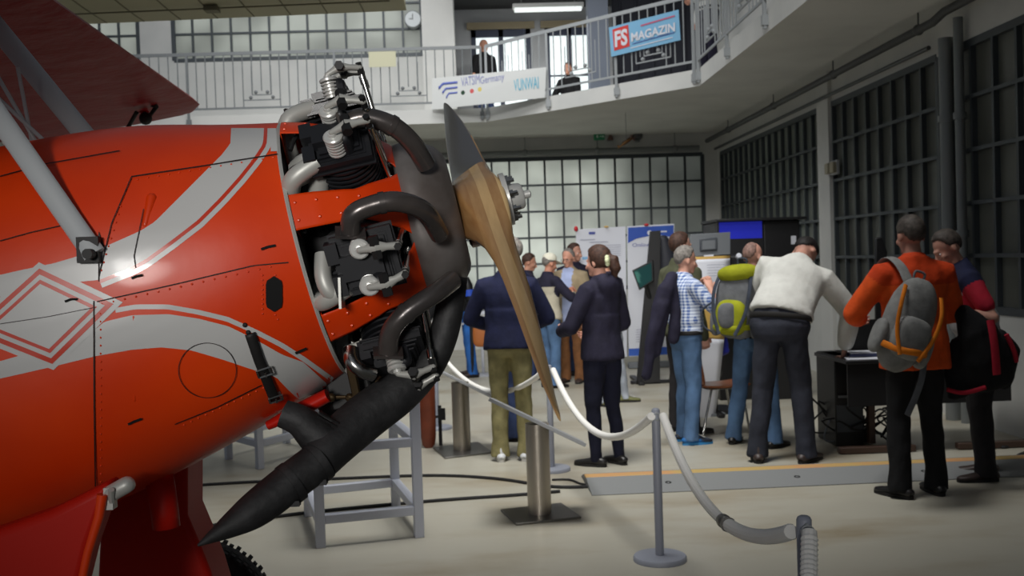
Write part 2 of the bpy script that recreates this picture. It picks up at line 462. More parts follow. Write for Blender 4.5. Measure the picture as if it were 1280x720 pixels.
# ceiling lamp in the recess
pl = P(685, 11, 17.4)
t = thing('ceiling_lamp', 'long white fluorescent lamp under the dark gallery ceiling', 'lamp', pl)
b = MB(); b.box(pl+V((0, 0, .05)), (1.2, .18, .07)); b.build('lamp_housing', m_wall, t, bevel=.01)
b = MB(); b.box(pl+V((0, 0, -.01)), (1.14, .14, .05)); b.build('diffuser', mat('lamp_diffuser', (232, 238, 236), .4, emit=.85), t, bevel=.01)
b = MB(); b.cyl(pl+V((-.45, 0, .08)), pl+V((-.45, 0, 6.42-pl.z)), .008, 6); b.cyl(pl+V((.45, 0, .08)), pl+V((.45, 0, 6.42-pl.z)), .008, 6); b.build('hanging_rod', m_pipe, t)
# clock
pc = P(516, 24, YB-.14)
t = thing('wall_clock', 'round pale wall clock hung before the upper left window by the pillar', 'clock', pc)
b = MB(); b.lathe(pc, (0, -1, 0), [(-.14, .15), (.03, .15), (.04, .14), (.02, .135)], 28); b.build('clock_case', mat('clock_rim', (170, 174, 176), .4), t)
b = MB(); b.lathe(pc+V((0, -.022, 0)), (0, -1, 0), [(0, .136), (.004, .136)], 28); b.build('clock_face', mat('clock_white', (206, 212, 214), .4), t)
b = MB(); b.box(pc+V((.0, -.032, .04)), (.01, .006, .1)); b.box(pc+V((-.03, -.032, 0)), (.07, .006, .01)); b.build('clock_hand', m_dark, t)
# exit sign, siren, horn, hanging model plane
pe = P(749, 171, YB-.22)
t = thing('exit_sign', 'small green exit sign on the white wall under the gallery', 'exit sign', pe)
b = MB(); b.box(pe, (.19, .1, .11)); b.build('sign_box', mat('exit_green', (20, 92, 58), .4, emit=.12), t, bevel=.006)
b = MB(); b.box(pe+V((-.04, -.052, .0)), (.03, .004, .05)); b.box(pe+V((.03, -.052, 0)), (.06, .004, .012)); b.prism([pe+V((.055, -.054, .025)), pe+V((.085, -.054, 0)), pe+V((.055, -.054, -.025))], (0, .003, 0)); b.build('sign_pictogram', m_wall, t)
pe = P(797, 168, YB-.1)
t = thing('alarm_siren', 'round grey alarm siren on the back wall under the gallery', 'alarm', pe)
b = MB(); b.lathe(pe+V((0, .1, 0)), (0, -1, 0), [(0, .1), (.06, .1), (.1, .085), (.16, .07), (.18, .02)], 20); b.build('siren_body', m_piped, t)
b = MB(); b.box(pe+V((0, .07, -.1)), (.08, .06, .06)); b.build('siren_bracket', m_pipe, t)
pe = P(763, 171, YB-.1)
t = thing('emergency_light', 'small reddish emergency light beside the green exit sign', 'emergency light', pe)
b = MB(); b.lathe(pe+V((0, 0, -.06)), (0, 0, 1), [(0, .05), (.03, .05), (.06, .035), (.11, .02), (.12, .005)], 16); b.build('lamp_dome', mat('dull_red_plastic', (128, 96, 90), .4), t)
b = MB(); b.box(pe+V((0, .06, -.05)), (.1, .08, .03)); b.build('lamp_base', m_pipe, t)
pm = P(783, 178, 15.6)
t = thing('model_plane', 'little brown model biplane hanging on a thread under the gallery', 'model plane', pm)
m_mod = mat('model_brown', (110, 78, 42), .6); m_modr = mat('model_dark_red', (92, 52, 36), .6)
R = Matrix.Rotation(rad(-35), 3, 'Y') @ Matrix.Rotation(rad(25), 3, 'Z')
def lp(x, y, z): return pm + R @ V((x, y, z))
b = MB(); b.tube([lp(-.17, 0, 0), lp(-.05, 0, .01), lp(.08, 0, .01), lp(.13, 0, 0)], [.008, .02, .024, .018], 10); b.build('fuselage', m_mod, t)
for z in (.035, -.015):
    b = MB(); b.box(lp(.06, 0, z), (.06, .3, .008), R); b.build('wing', m_modr, t)
b = MB(); b.box(lp(-.16, 0, .02), (.03, .006, .05), R); b.box(lp(-.16, 0, .0), (.035, .1, .006), R); b.build('tail_fin', m_mod, t)
b = MB(); b.box(lp(.14, 0, 0), (.006, .02, .12), R); b.build('propeller', m_modr, t)
b = MB(); b.cyl(pm, V((pm.x, pm.y, ZS)), .003, 5); b.build('thread', m_pipe, t)
# paper notice on the rail
pn = P(478, 74, 16.1)
b = MB(); b.box(pn, (.42, .006, .24)); tag(b.build('paper_notice', mat('paper_cream', (196, 194, 166), .8)), 'cream paper notice fixed on the gallery rail behind the engine', 'notice')
# dark partition and column on the gallery corner, blue column
a0, a1 = P(766, 60, 17.0), P(866, 60, 17.0)
b = MB(); b.bx(a0.x, a1.x, 17.0, 17.08, ZG, 6.0); 
for k in range(5):
    x = lerp(a0.x, a1.x, (k+.5)/5); b.bx(x-.02, x+.02, 16.97, 17.0, ZG, 6.0)
tag(b.build('partition_screen', mat('navy_panel', (26, 28, 40), .7), bevel=.01), 'dark navy partition screen standing behind the corner railing', 'partition')
c0, c1 = P(737, 80, 16.6), P(762, 80, 16.6)
b = MB(); b.bx(c0.x, c1.x, 16.6, 16.9, ZG, 6.42); struct(b, 'pillar_blue', mat('blue_grey_paint', (116, 124, 138), .6))
# ---------------------------------------------------------------- the biplane
m_red = mat('orange_red_paint', (228, 66, 6),   .40, spec=.35, coat=.08, var=(3.0, (212, 54, 6), .35, .7), bump=(9, .035, .03))
m_red2 = mat('red_paint', (184, 26, 10), .5, spec=.2, coat=.0, bump=(14, .03, .02))
m_wingred = mat('red_doped_fabric', (142, 14, 20), .34, spec=.04, coat=.0, bump=(5, .4, .03))
m_white = mat('white_paint', (196, 196, 194), .32, coat=.3)
m_stripe = mat('stripe_red_paint', (200, 54, 26), .3, coat=.3)
m_seam = mat('dark_seam', (34, 18, 14), .7)
m_black = mat('black_void', (10, 10, 10), .9)
m_engine = mat('black_engine_enamel', (28, 29, 33), .5, .15, coat=.05)
m_case = mat('black_engine_matt', (20, 20, 21), .6)
m_alu = mat('aluminium', (206, 206, 202), .34, .35, bump=(60, .05))
m_alu2 = mat('cast_aluminium', (186, 186, 180), .45, .3)
m_chrome = mat('bright_steel', (190, 188, 184), .2, 1.0)
m_exh = mat('exhaust_steel', (80, 76, 75), .26, .55, var=(9, (104, 96, 92), .4, .75), bump=(20, .05))
m_ring = mat('collector_steel', (136, 132, 130), .42, .4, var=(5, (98, 90, 86), .35, .65), bump=(14, .06))
m_tail = mat('sooty_pipe', (34, 34, 35), .62, .2, var=(16, (52, 52, 53), .45, .7), bump=(40, .15))
m_strut = mat('strut_grey', (176, 180, 182), .4)
m_tyre = mat('tyre_rubber', (22, 22, 23), .75)
m_leather = mat('black_leather', (28, 27, 27), .6)
m_brass = mat('brass', (92, 76, 54), .4, .8)
_ps, _pp = rad(1.5), rad(12.2)
FH = V((math.cos(_ps), math.sin(_ps), 0)); LA = V((-math.sin(_ps), math.cos(_ps), 0))
FW = FH*math.cos(_pp)+V((0, 0, 1))*math.sin(_pp); UP = FW.cross(LA)
HUB = P(601, 257, 2.85)
def A(a, l, u): return HUB - FW*a + LA*l + UP*u
def AC(a, th, r):
    """polar about the engine axis: th degrees from up toward the viewer"""
    t = rad(th); return A(a, -r*math.sin(t), r*math.cos(t))
plane = thing('biplane', 'orange-red vintage biplane with white stripes, exposed black engine and wooden propeller', 'aircraft', (HUB.x-1.2, HUB.y, 0))
# --- fuselage
ST = [(.47, -.005, .352, .352, 2.0), (.6, -.016, .388, .388, 2.1), (.84, -.024, .418, .448, 2.3), (1.1, -.042, .43, .488, 2.5), (1.5, -.065, .43, .518, 2.7), (2.2, -.06, .41, .51, 2.8), (3.0, -.02, .34, .42, 2.6), (4.0, .04, .22, .28, 2.4), (5.0, .08, .08, .16, 2.2)]
def station(a):
    xs = [s[0] for s in ST]; k = 0
    while k < len(ST)-2 and xs[k+1] < a: k += 1
    p0, p1, p2, p3 = ST[max(k-1, 0)], ST[k], ST[k+1], ST[min(k+2, len(ST)-1)]
    t = (a-p1[0])/(p2[0]-p1[0]); o = []
    for i in range(1, 5):
        m1 = (p2[i]-p0[i])/(p2[0]-p0[0])*(p2[0]-p1[0]); m2 = (p3[i]-p1[i])/(p3[0]-p1[0])*(p2[0]-p1[0])
        o.append((2*t**3-3*t*t+1)*p1[i]+(t**3-2*t*t+t)*m1+(-2*t**3+3*t*t)*p2[i]+(t**3-t*t)*m2)
    return o
def fus_ring(a, n=72, grow=0.0):
    uc, w, h, e = station(a); R = []
    for k in range(n):
        t = 2*math.pi*k/n; c, s = math.cos(t), math.sin(t)
        R.append(A(a, -(w+grow)*math.copysign(abs(s)**(2/e), s), uc+(h+grow)*math.copysign(abs(c)**(2/e), c)))
    return R
fus = MB()
al = [.47+.045*i for i in range(40)]+[2.4, 2.7, 3.0, 3.4, 3.8, 4.2, 4.6, 5.0]
fus.grid([fus_ring(a) for a in al], 0, cu=True)
fus.add([A(5.02, 0, .1)]+fus_ring(5.0), [(0, 1+k, 1+(k+1) % 72) for k in range(72)], 0)
BV = BVHTree.FromPolygons([tuple(p) for p in fus.v], fus.f)
def hit(px, py, off=.001):
    d = ray(px, py).normalized(); loc, nor, i, dist = BV.ray_cast(CAM, d)
    if loc is None or loc.y > 2.95: return None
    if nor.dot(d) > 0: nor = -nor
    return loc + nor*off
def decal(top, bot, mi, off, n=40, m=4):
    a = resample(top, n); b2 = resample(bot, n)
    fus.grid([[hit(*(lerp(a[i], b2[i], j/m))[:2], off) for j in range(m+1)] for i in range(n)], mi)
def line(pts, w, mi, off, n=30):
    """thin painted or seam line of px width w"""
    q = resample(pts, n); A1 = []; B1 = []
    for i in range(n):
        d = (q[min(i+1, n-1)]-q[max(i-1, 0)]).normalized(); nn = V((-d.y, d.x, 0))*w*.5
        A1.append(q[i]+nn); B1.append(q[i]-nn)
    fus.grid([[hit(A1[i].x, A1[i].y, off), hit(B1[i].x, B1[i].y, off)] for i in range(n)], mi)
def offs(pts, k):
    q = [V((p[0], p[1], 0)) for p in pts]; o = []
    for i in range(len(q)):
        d = (q[min(i+1, len(q)-1)]-q[max(i-1, 0)]).normalized(); n2 = V((-d.y, d.x, 0))
        o.append((q[i].x+n2.x*k, q[i].y+n2.y*k))
    return o
def fan(poly, mi, off, n=16):
    """filled convex quad in px: tl, tr, br, bl as grid"""
    a, b2, c, d = [V((p[0], p[1], 0)) for p in poly]
    fus.grid([[hit(*(lerp(lerp(a, b2, i/n), lerp(d, c, i/n), j/n))[:2], off) for j in range(n+1)] for i in range(n+1)], mi)
WH, SR, SM, BK = 1, 2, 3, 4
tp = 160.5
E1p = [(289, tp), (288, 180), (277, 194), (257, 214), (225, 246), (194, 277), (177, 288), (157, 297), (132, 308), (95, 321), (68, 329), (25, 338), (-10, 346)]
E2p = [(330, tp), (329, 180), (318, 197), (298, 222), (275, 247.5), (247, 275.6), (214, 301), (183, 323.5), (166, 333), (124, 350), (60, 356), (25, 366), (-10, 373)]
decal(E1p, E2p, WH, .0010, 60, 5)
E2s = E2p[:10]
decal(offs(E2s, -4.5), offs(E2s, -10.5), WH, .0010, 50, 2)
decal(E2s, offs(E2s, -4.5), SR, .0014, 50, 2)
# white corner panel at the cowl edge
decal([(338, 161), (350, 161)], [(338.5, 190), (352.5, 189)], WH, .0018, 6, 4)
# lower bands
T1 = [(144, 385), (169, 380.5), (210, 380.5), (247.5, 387), (285, 396), (319, 411), (352.5, 428), (382.5, 447), (417, 472)]
B1 = [(120, 411), (131, 402), (165, 394), (210, 392.5), (247.5, 398), (285, 407.5), (319, 424), (352.5, 443), (379, 452.5), (407, 478)]
B2 = [(120, 445), (165, 437), (202.5, 434), (240, 438), (277.5, 449), (322.5, 464), (345, 471), (358, 485), (373, 499), (409, 484)]
decal(T1, offs(T1, 6), WH, .0012, 40, 2)
decal(B1, B2, WH, .0012, 50, 6)
decal([(-12, 455), (40, 440), (120, 411)], [(-12, 476), (67, 458), (120, 445)], WH, .0011, 20, 4)
# nested diamonds
cx, cy = 54, 396
for k, (s, mi) in enumerate(((1.66, WH), (1.47, SR), (1.29, WH), (1.13, SR), (1.0, WH))):
    q = [(cx-3*s, cy-41*s), (cx+60*s, cy-11*s), (cx+8*s, cy+40*s), (cx-62*s, cy+12*s)]
    fan(q, mi, .0016+.0006*k, 22)
# seams, panel lines, slots
for pts, w in (([(118, 376), (118, 500), (119, 612)], 1.6), ([(165, 222), (259, 208), (347, 194)], 1.3), ([(122, 377), (220, 355), (316, 332), (360, 328)], 1.3),
               ([(218, 529), (270, 508), (326, 480)], 1.2), ([(165, 222), (140, 280), (124, 345)], 1.2), ([(0, 222), (60, 206), (150, 190)], 1.1),
               ([(0, 302), (40, 291), (80, 282)], 1.1), ([(124, 310), (124, 352)], 1.1), ([(0, 405), (60, 396), (120, 384)], .9), ([(180, 262), (168, 320), (170, 335)], 1.0)):
    line(pts, w, SM, .0046)
for pts in ([(326, 312), (334, 309), (344, 307)], [(165, 348), (172, 345), (179, 344)], [(82, 377), (90, 374), (98, 374)], [(160, 529), (168, 525), (177, 522)], [(368, 440), (375, 437), (382, 434)]):
    line(pts, 3.0, BK, .006, 8)
ring = [(259+36*math.cos(t*math.pi/20), 462+34*math.sin(t*math.pi/20)) for t in range(41)]
line(ring, .9, SM, .0046, 60)
# oval opening in the side cowl: black patch painted for its shaded inside
ov = []
for i in range(9):
    t = -1+2*i/8; y = 367+22*t; k = math.sqrt(max(0, 1-max(0, (abs(t)-.52)/.48)**2)); ov.append((y, 9.8*k+.3))
fus.grid([[hit(342-w, y, .006), hit(342, y, .006), hit(342+w, y, .006)] for y, w in ov], BK)
# rivets
rv = random.Random(3)
def rivet(px, py, r=.0028, mi=0):
    h = hit(px, py, .0005)
    if h: fus.ell(h, r, None, 6, 4, mi)
for k in range(14): rivet(172+k*13, 224.5-k*2.1)
for k in range(11): rivet(345+rv.uniform(-2, 2), 344+k*5.5); 
for k in range(9): rivet(328, 344+k*6)
for k in range(12): rivet(160-k*3.0, 228+k*10)
for k in range(16): rivet(128+k*14, 380-k*3.1)
for k in range(22): rivet(126, 392+k*10)
for k in range(12): rivet(230+k*9, 531-k*4.2)
# raised teardrop and bead
h = hit(189, 247, -.006); h2 = hit(181, 280, -.006)
if h and h2: fus.capsule([h, h2], [.014, .009], 10, 0)
h = hit(167, 396, -.004); h2 = hit(168, 500, -.004)
if h and h2: fus.capsule([h, lerp(h, h2, .5)+V((0, -.004, 0)), h2], [.006, .008, .006], 8, 0)
fus.build('fuselage', [m_red, m_white, m_stripe, m_seam, m_black], plane, smooth=50, clean=False)
# bright rim and firewall
b = MB(); b.lathe(A(.475, 0, -.005), FW, [(0, .351), (.006, .3545), (.012, .351), (.006, .344), (0, .351)], 72); b.build('cowl_rim', m_alu2, plane)
b = MB(); b.lathe(A(.5, 0, 0), FW, [(0, .33), (.01, .33)], 48); b.build('firewall', m_case, plane)
# near cabane strut fitting + struts
def strut(p, q, ra, rb, name, m=m_strut):
    b = MB(); b.tube([p, q], (ra, rb), 16, side=FW); return b.build(name, m, plane)
sb = hit(119, 314, .02)
strut(P(-95, 12, 2.52), sb+V((0.004, 0, -.012)), .026, .012, 'cabane_strut')
strut(P(-60, -34, 3.3), P(128, 196, 3.2), .031, .014, 'cabane_strut')
b = MB()
for pts in ([(124, 290), (122, 310), (96, 305), (108, 322), (122, 327), (131, 308)],):
    c = [hit(x, y, .004) for x, y in pts]; b.prism(c, sum(((ray(x, y)) for x, y in pts), V()).normalized()*.008)
b.cyl(sb+V((0, -.035, -.01)), sb+V((0, .02, -.01)), .012, 10); b.box(sb+V((-.01, .005, .0)), (.05, .02, .06)); b.build('strut_fitting', m_leather, plane)
for p, q in (((-5, 92), (52, 190)), ((-5, 120), (66, 186)), ((22, 84), (40, 178))):
    b = MB(); b.cyl(P(*p, 3.1), P(*q, 3.15), .006, 8); b.build('bracing_wire', m_strut, plane)
# --- upper wing
wd = V((-.053, 1, 0)).normalized(); tipLE = P(264, 140, 6.1)
wf = (FH*math.cos(rad(8))+V((0, 0, 1))*math.sin(rad(8))).normalized(); wu = wf.cross(wd).normalized()
prof = []
for k in range(13): t = k/12; x = .5*(1-math.cos(math.pi*t)); prof.append((x, .075*(math.sqrt(x)*1.4845-.63*x-1.758*x*x+1.4215*x**3-.518*x**4)*1.6+.05*4*x*(1-x)*.5))
for k in range(11, 0, -1): t = k/12; x = .5*(1-math.cos(math.pi*t)); prof.append((x, -.075*(math.sqrt(x)*1.4845-.63*x-1.758*x*x+1.4215*x**3-.518*x**4)*.75+.01*4*x*(1-x)))
rows = []
span = 6.8; ns = 46
for i in range(ns+1):
    s = -span*i/ns; e = -s
    t = min(1, e/.34); k = math.sqrt(max(0, 1-(1-t)**2)) if t < 1 else 1
    ch = 1.25; c0 = ch*(.30*(1-k)); cc = ch*(1-.55*(1-k)); th = .25+.75*k
    sag = .0 if i % 2 else .004
    rows.append([tipLE + wd*(s) - wf*(c0+cc*x) + wu*((y*th)*ch+(sag if y < 0 else 0)) for x, y in prof])
w = MB(); w.grid(rows, 0, cu=True)
w.add(rows[0], [tuple(range(len(prof)))]); w.add(rows[-1], [tuple(range(len(prof)))])
w.build('upper_wing', m_wingred, plane, smooth=50)
b = MB()
for p, q in (((178, 128), (196, 133)), ((196, 133), (186, 146)), ((158, 163), (171, 140)), ((176, 146), (186, 148))):
    b.cyl(P(*p, 5.55), P(*q, 5.5), .011, 8)
b.ell(P(182, 148, 5.5), .035, None, 10, 6); b.build('strut_bracket', m_leather, plane)
b = MB(); b.prism([P(x, y, 5.6) for x, y in ((128, 110), (150, 116), (182, 132), (184, 144), (172, 140), (140, 122))], V((0, .04, .03))); b.build('aileron_hinge_fairing', m_wingred, plane)
# --- engine
CYLS = [51.43*k for k in range(7)]
b = MB()
b.lathe(A(.47, 0, 0), FW, [(0, .17), (.04, .2), (.1, .2), (.14, .16), (.24, .16), (.28, .13), (.33, .11), (.4, .07), (.43, .05)], 28)
b.build('crankcase', m_case, plane)
rr = random.Random(5)
def cylinder(th):
    a0 = .315
    er = (AC(0, th, 1)-AC(0, th, 0)).normalized(); et = (AC(0, th+90, 1)-AC(0, th+90, 0)).normalized()
    def c(r, a, t): return HUB - FW*a + er*r + et*t
    m = MB()
    prof = [(.14, .05)]
    for k in range(11):
        r = .165+.0155*k; prof += [(r, .05), (r+.003, .082), (r+.0085, .082), (r+.0115, .05)]
    prof += [(.335, .05)]
    m.lathe(c(0, a0, 0), er, prof, 24)
    R = frame_from(x=-FW, z=er)
    m.box(c(.352, a0, 0), (.15, .15, .024), R)
    for k in range(6): m.box(c(.34+.0085*k, a0, 0), (.16-.012*k, .162-.012*k, .004), R)
    m.box(c(.378, a0+.01, 0), (.10, .06, .05), R)
    for sg in (-1, 1):
        m.capsule([c(.36, a0-.02, sg*.042), c(.405, a0-.02, sg*.042)], .02, 10)
        m.box(c(.36, a0+.075, sg*.04), (.03, .05, .05), R)
    m.capsule([c(.33, a0+.06, .02), c(.33, a0+.12, .04)], .02, 8)
    cy = m.build('cylinder', m_engine, plane, smooth=30)
    for sg in (-1, 1):
        vs = c(.372, a0+.004, sg*.046)
        s = MB(); pr = []
        for k in range(5): pr += [(.0095*k, .017), (.0095*k+.002, .0235), (.0095*k+.006, .0235), (.0095*k+.008, .017)]
        s.lathe(vs, er, pr, 18)
        s.lathe(vs+er*.049, er, [(0, .0245), (.006, .0245), (.009, .021), (.009, .011), (.016, .010), (.018, .004)], 18)
        s.build('valve_spring', m_alu, cy)
        k = MB(); p0 = vs+er*.067; p1 = c(.452, a0-.035, sg*.046); p2 = c(.44, a0-.085, sg*.035)
        k.capsule([p0, lerp(p0, p1, .6), p1, lerp(p1, p2, .5), p2], [(.008, .007), (.010, .010), (.017, .014), (.009, .008), (.010, .009)], 10, side=et)
        k.cyl(p1-et*.022, p1+et*.022, .010, 10)
        k.build('rocker_arm', m_alu2, cy)
        k = MB(); k.cyl(p1-et*.027, p1+et*.027, .013, 6); k.cyl(p2-er*.02, p2+er*.014, .009, 6); k.build('rocker_bolt', m_case, cy)
        q = MB(); p3 = c(.15, a0-.1, sg*.028); q.cyl(p2, p3, .0065, 10); q.cyl(lerp(p2, p3, .08), lerp(p2, p3, .16), .010, 10); q.cyl(lerp(p2, p3, .75), p3, .012, 10)
        q.build('pushrod', m_chrome, cy)
    s = MB(); s.cyl(c(.30, a0+.07, .03), c(.30, a0+.135, .05), .011, 10); s.cyl(c(.30, a0+.07, .03), c(.30, a0+.085, .035), .016, 6); s.build('spark_plug', mat_plug, cy)
    i = MB(); i.tube(spline([c(.36, a0+.06, .05), c(.34, a0+.13, .075), c(.26, a0+.15, .08), c(.17, a0+.13, .06)], 6), .024, 14); i.build('intake_pipe', m_alu2, cy)
mat_plug = mat('plug_ceramic', (206, 204, 196), .4)
for th in CYLS: cylinder(th)
# magnetos, lines and braces in the gaps
b = MB()
for th in (26, 77, 128, 180, 232):
    b.capsule([AC(.42, th, .14), AC(.42, th, .22)], .035, 12)
    b.tube(spline([AC(.44, th-8, .2), AC(.38, th+6, .28), AC(.3, th, .2)], 6), .008, 8)
    b.tube(spline([AC(.45, th+8, .3), AC(.41, th, .32), AC(.3, th+4, .26), AC(.2, th, .18)], 6), .006, 8)
b.build('ignition_harness', m_case, plane)
# orange bands between the cylinders: nose bowl with cut-outs
PR = [(.47, .353), (.40, .335), (.33, .307), (.27, .275), (.22, .235), (.19, .208)]
def bowl_r(a):
    for (a1, r1), (a2, r2) in zip(PR, PR[1:]):
        if a2 <= a <= a1: return lerp(r1, r2, (a1-a)/(a1-a2))
    return PR[-1][1]
for k in range(7):
    t0, t1 = CYLS[k], CYLS[k]+51.43
    rows = []
    for i in range(25):
        a = lerp(.472, .19, i/24); hw = 18.2*math.sqrt(max(0, min(1, (a-.195)/.11)))
        hw = max(hw, .05)
        rows.append([AC(a, lerp(t0+hw, t1-hw, j/12), bowl_r(a)) for j in range(13)])
    bm_ = MB(); bm_.grid(rows)
    for q in range(4):
        pa = lerp(.45, .3, q/3); bm_.ell(AC(pa, t0+22, bowl_r(pa)+.001), .0032, None, 6, 4); bm_.ell(AC(pa, t1-22, bowl_r(pa)+.001), .0032, None, 6, 4)
    if k != 3: bm_.build('cowl_band', m_red, plane, solid=.003)
# collector ring
b = MB()
b.lathe(A(.205, 0, 0), FW, [(0, .205), (.008, .217), (.035, .222), (.075, .214), (.115, .19), (.135, .165), (.14, .15), (.12, .14), (.02, .15), (0, .17), (0, .205)], 56)
b.build('exhaust_collector_ring', m_ring, plane, smooth=60)
def px_tube(pts, r, name, m, n=16, smooth=6, **k):
    c = spline([P(*p) for p in pts], smooth); rs = spl1(r, smooth)
    b = MB(); b.tube(c, rs, n, **k); return b, c
def xpipe(pts, r, fl=0):
    b, c = px_tube(pts, r, '', None)
    j = len(c)//2; d = (c[j+1]-c[j]).normalized(); b.lathe(c[j]-d*.008, d, [(0, r[0]), (0, r[0]+.0022), (.014, r[0]+.0022), (.014, r[0])], 18)
    d = (c[1]-c[0]).normalized(); b.box(c[0], (r[0]*2.9, r[0]*2.1, .008), frame_from(z=d, x=-FW))
    b.build('exhaust_pipe', m_exh, plane)
xpipe([(428, 156, 2.56), (455, 147, 2.56), (490, 157, 2.57), (516, 180, 2.6), (533, 207, 2.64)], [.025]*5)
xpipe([(438, 291, 2.44), (441, 270, 2.42), (462, 258, 2.42), (496, 252, 2.43), (530, 264, 2.48), (549, 293, 2.58)], [.0245]*6)
xpipe([(485, 441, 2.58), (488, 416, 2.56), (508, 391, 2.55), (545, 366, 2.57), (566, 350, 2.62)], [.0255]*5)
xpipe([(370, 147, 2.98), (385, 140, 2.95), (420, 140, 2.95), (465, 152, 2.95)], [.024]*4)
# down pipe, silencer and tail pipe
b, c = px_tube([(568, 345, 2.74), (562, 385, 2.74), (553, 422, 2.74), (534, 458, 2.74), (500, 489, 2.72), (458, 520, 2.68), (420, 553, 2.62), (398, 575, 2.58)], [.036, .038, .040, .045, .058, .062, .059, .055], '', None, 22)
b.build('silencer_pipe', m_tail, plane)
b, c = px_tube([(402, 574, 2.585), (360, 605, 2.54), (320, 636, 2.5), (288, 657, 2.47), (247, 682, 2.44)], [.050, .049, .045, .030, .003], '', None, 20)
b.build('tail_pipe', m_tail, plane)
b = MB()
for t, wpx in ((.0, 0), (.55, 0)):
    p = lerp(P(402, 574, 2.585), P(340, 622, 2.52), t); d = (P(340, 622, 2.52)-P(402, 574, 2.585)).normalized()
    b.lathe(p, d, [(0, .05), (0, .054), (.02, .054), (.02, .05)], 22); b.box(p+V((0, -.02, -.052)), (.03, .03, .014))
b.build('pipe_clamp', m_tail, plane)
b, c = px_tube([(354, 517, 2.6), (375, 526, 2.6), (398, 545, 2.61), (422, 560, 2.63)], [.036, .040, .052, .062], '', None, 20)
b.build('heater_duct', m_tail, plane)
# perforated strip on the duct
b = MB(); p0, p1 = P(398, 521, 2.58), P(420, 533, 2.58)
d = (p1-p0); nrm = V((0, -1, 0)); sd = d.cross(nrm).normalized()
for i in range(14):
    for j in range(3): b.lathe(p0+d*(i/13)+sd*(-.010+.010*j), nrm, [(0, .0028), (.004, .0028)], 6)
b.build('perforated_strip', m_black, plane)
b = MB(); b.prism([P(x, y, 2.6) for x, y in ((394, 519), (398, 515), (426, 531), (422, 538))], V((0, .03, 0))); b.build('vent_lip', m_tail, plane)
# lower engine clutter: sump, carburettor, links
b = MB()
b.box(P(437, 470, 2.85), (.12, .14, .16), Matrix.Rotation(rad(-12), 3, 'Y')); b.capsule([P(420, 500, 2.85), P(470, 505, 2.85)], .055, 14)
b.box(P(420, 512, 2.9), (.06, .1, .1)); b.capsule([P(470, 490, 2.95), P(500, 470, 2.95)], .05, 12)
b.build('carburettor', m_case, plane, bevel=.008)
b = MB(); b.cyl(P(400, 497, 2.72), P(455, 496, 2.72), .005, 8); b.cyl(P(458, 497, 2.7), P(476, 470, 2.7), .005, 8); b.cyl(P(434, 440, 2.7), P(447, 500, 2.7), .012, 8); b.ell(P(414, 497, 2.71), .012, None, 8, 6); b.ell(P(437, 497, 2.71), .012, None, 8, 6)
b.build('control_rod', m_brass, plane)
b = MB(); b.tube(spline([P(438, 436, 2.62), P(440, 452, 2.6), P(452, 463, 2.6), P(466, 468, 2.62)], 6), .019, 14); b.build('intake_elbow', m_chrome, plane)
b = MB(); b.tube(spline([P(404, 318, 2.52), P(404, 345, 2.5), P(412, 364, 2.5), P(428, 370, 2.52)], 6), .021, 14); b.box(P(427, 366, 2.5), (.006, .07, .075)); b.build('intake_elbow', m_alu2, plane)
b = MB(); b.tube(spline([P(372, 212, 2.62), P(385, 203, 2.58), P(398, 214, 2.58), P(398, 240, 2.6)], 6), .026, 14); b.build('intake_elbow', m_alu2, plane)
# red belly scoop
b = MB(); b.tube([P(335, 532, 2.7), P(372, 514, 2.7), P(410, 494, 2.7)], [(.02, .012), (.034, .02), (.032, .018)], 16, side=LA); b.build('belly_scoop', m_red2, plane)
# leather strap with buckles
b = MB(); q = resample([(312, 416), (322, 446), (332, 472), (342, 497)], 24)
def stripmesh(mb, off):
    rows = []
    for i in range(24):
        d = (q[min(i+1, 23)]-q[max(i-1, 0)]).normalized(); n2 = V((-d.y, d.x, 0))*6.6
        rows.append([hit(q[i].x+n2.x*k, q[i].y+n2.y*k, off) for k in (-1, 0, 1)])
    mb.grid(rows)
stripmesh(b, .008); st_ = b.build('strap', m_leather, plane, solid=.006)
for (x, y), w in (((329, 461), 9), ((342, 493), 9)):
    b = MB(); c = hit(x, y, .015); e1 = (hit(x+6, y-2, .015)-c).normalized(); e2 = (hit(x+2, y+6, .015)-c).normalized()
    for s in (-1, 1):
        b.beam(c+e2*.012*s-e1*.017, c+e2*.012*s+e1*.017, .005, .004); b.beam(c+e1*.017*s-e2*.012, c+e1*.017*s+e2*.012, .005, .004)
    b.beam(c, c+e2*.018, .004, .004); b.build('buckle', m_chrome, st_)
b = MB()
for x, y in ((306, 406), (310, 415)): b.ell(hit(x, y, .002), .006, None, 8, 6)
b.build('strap_stud', m_leather, st_)
b = MB(); c = [hit(x, y, .004) for x, y in ((336, 492), (349, 488), (352, 499), (344, 503))]; b.prism(c, V((0, .006, 0))); b.build('strap_plate', m_alu2, st_)
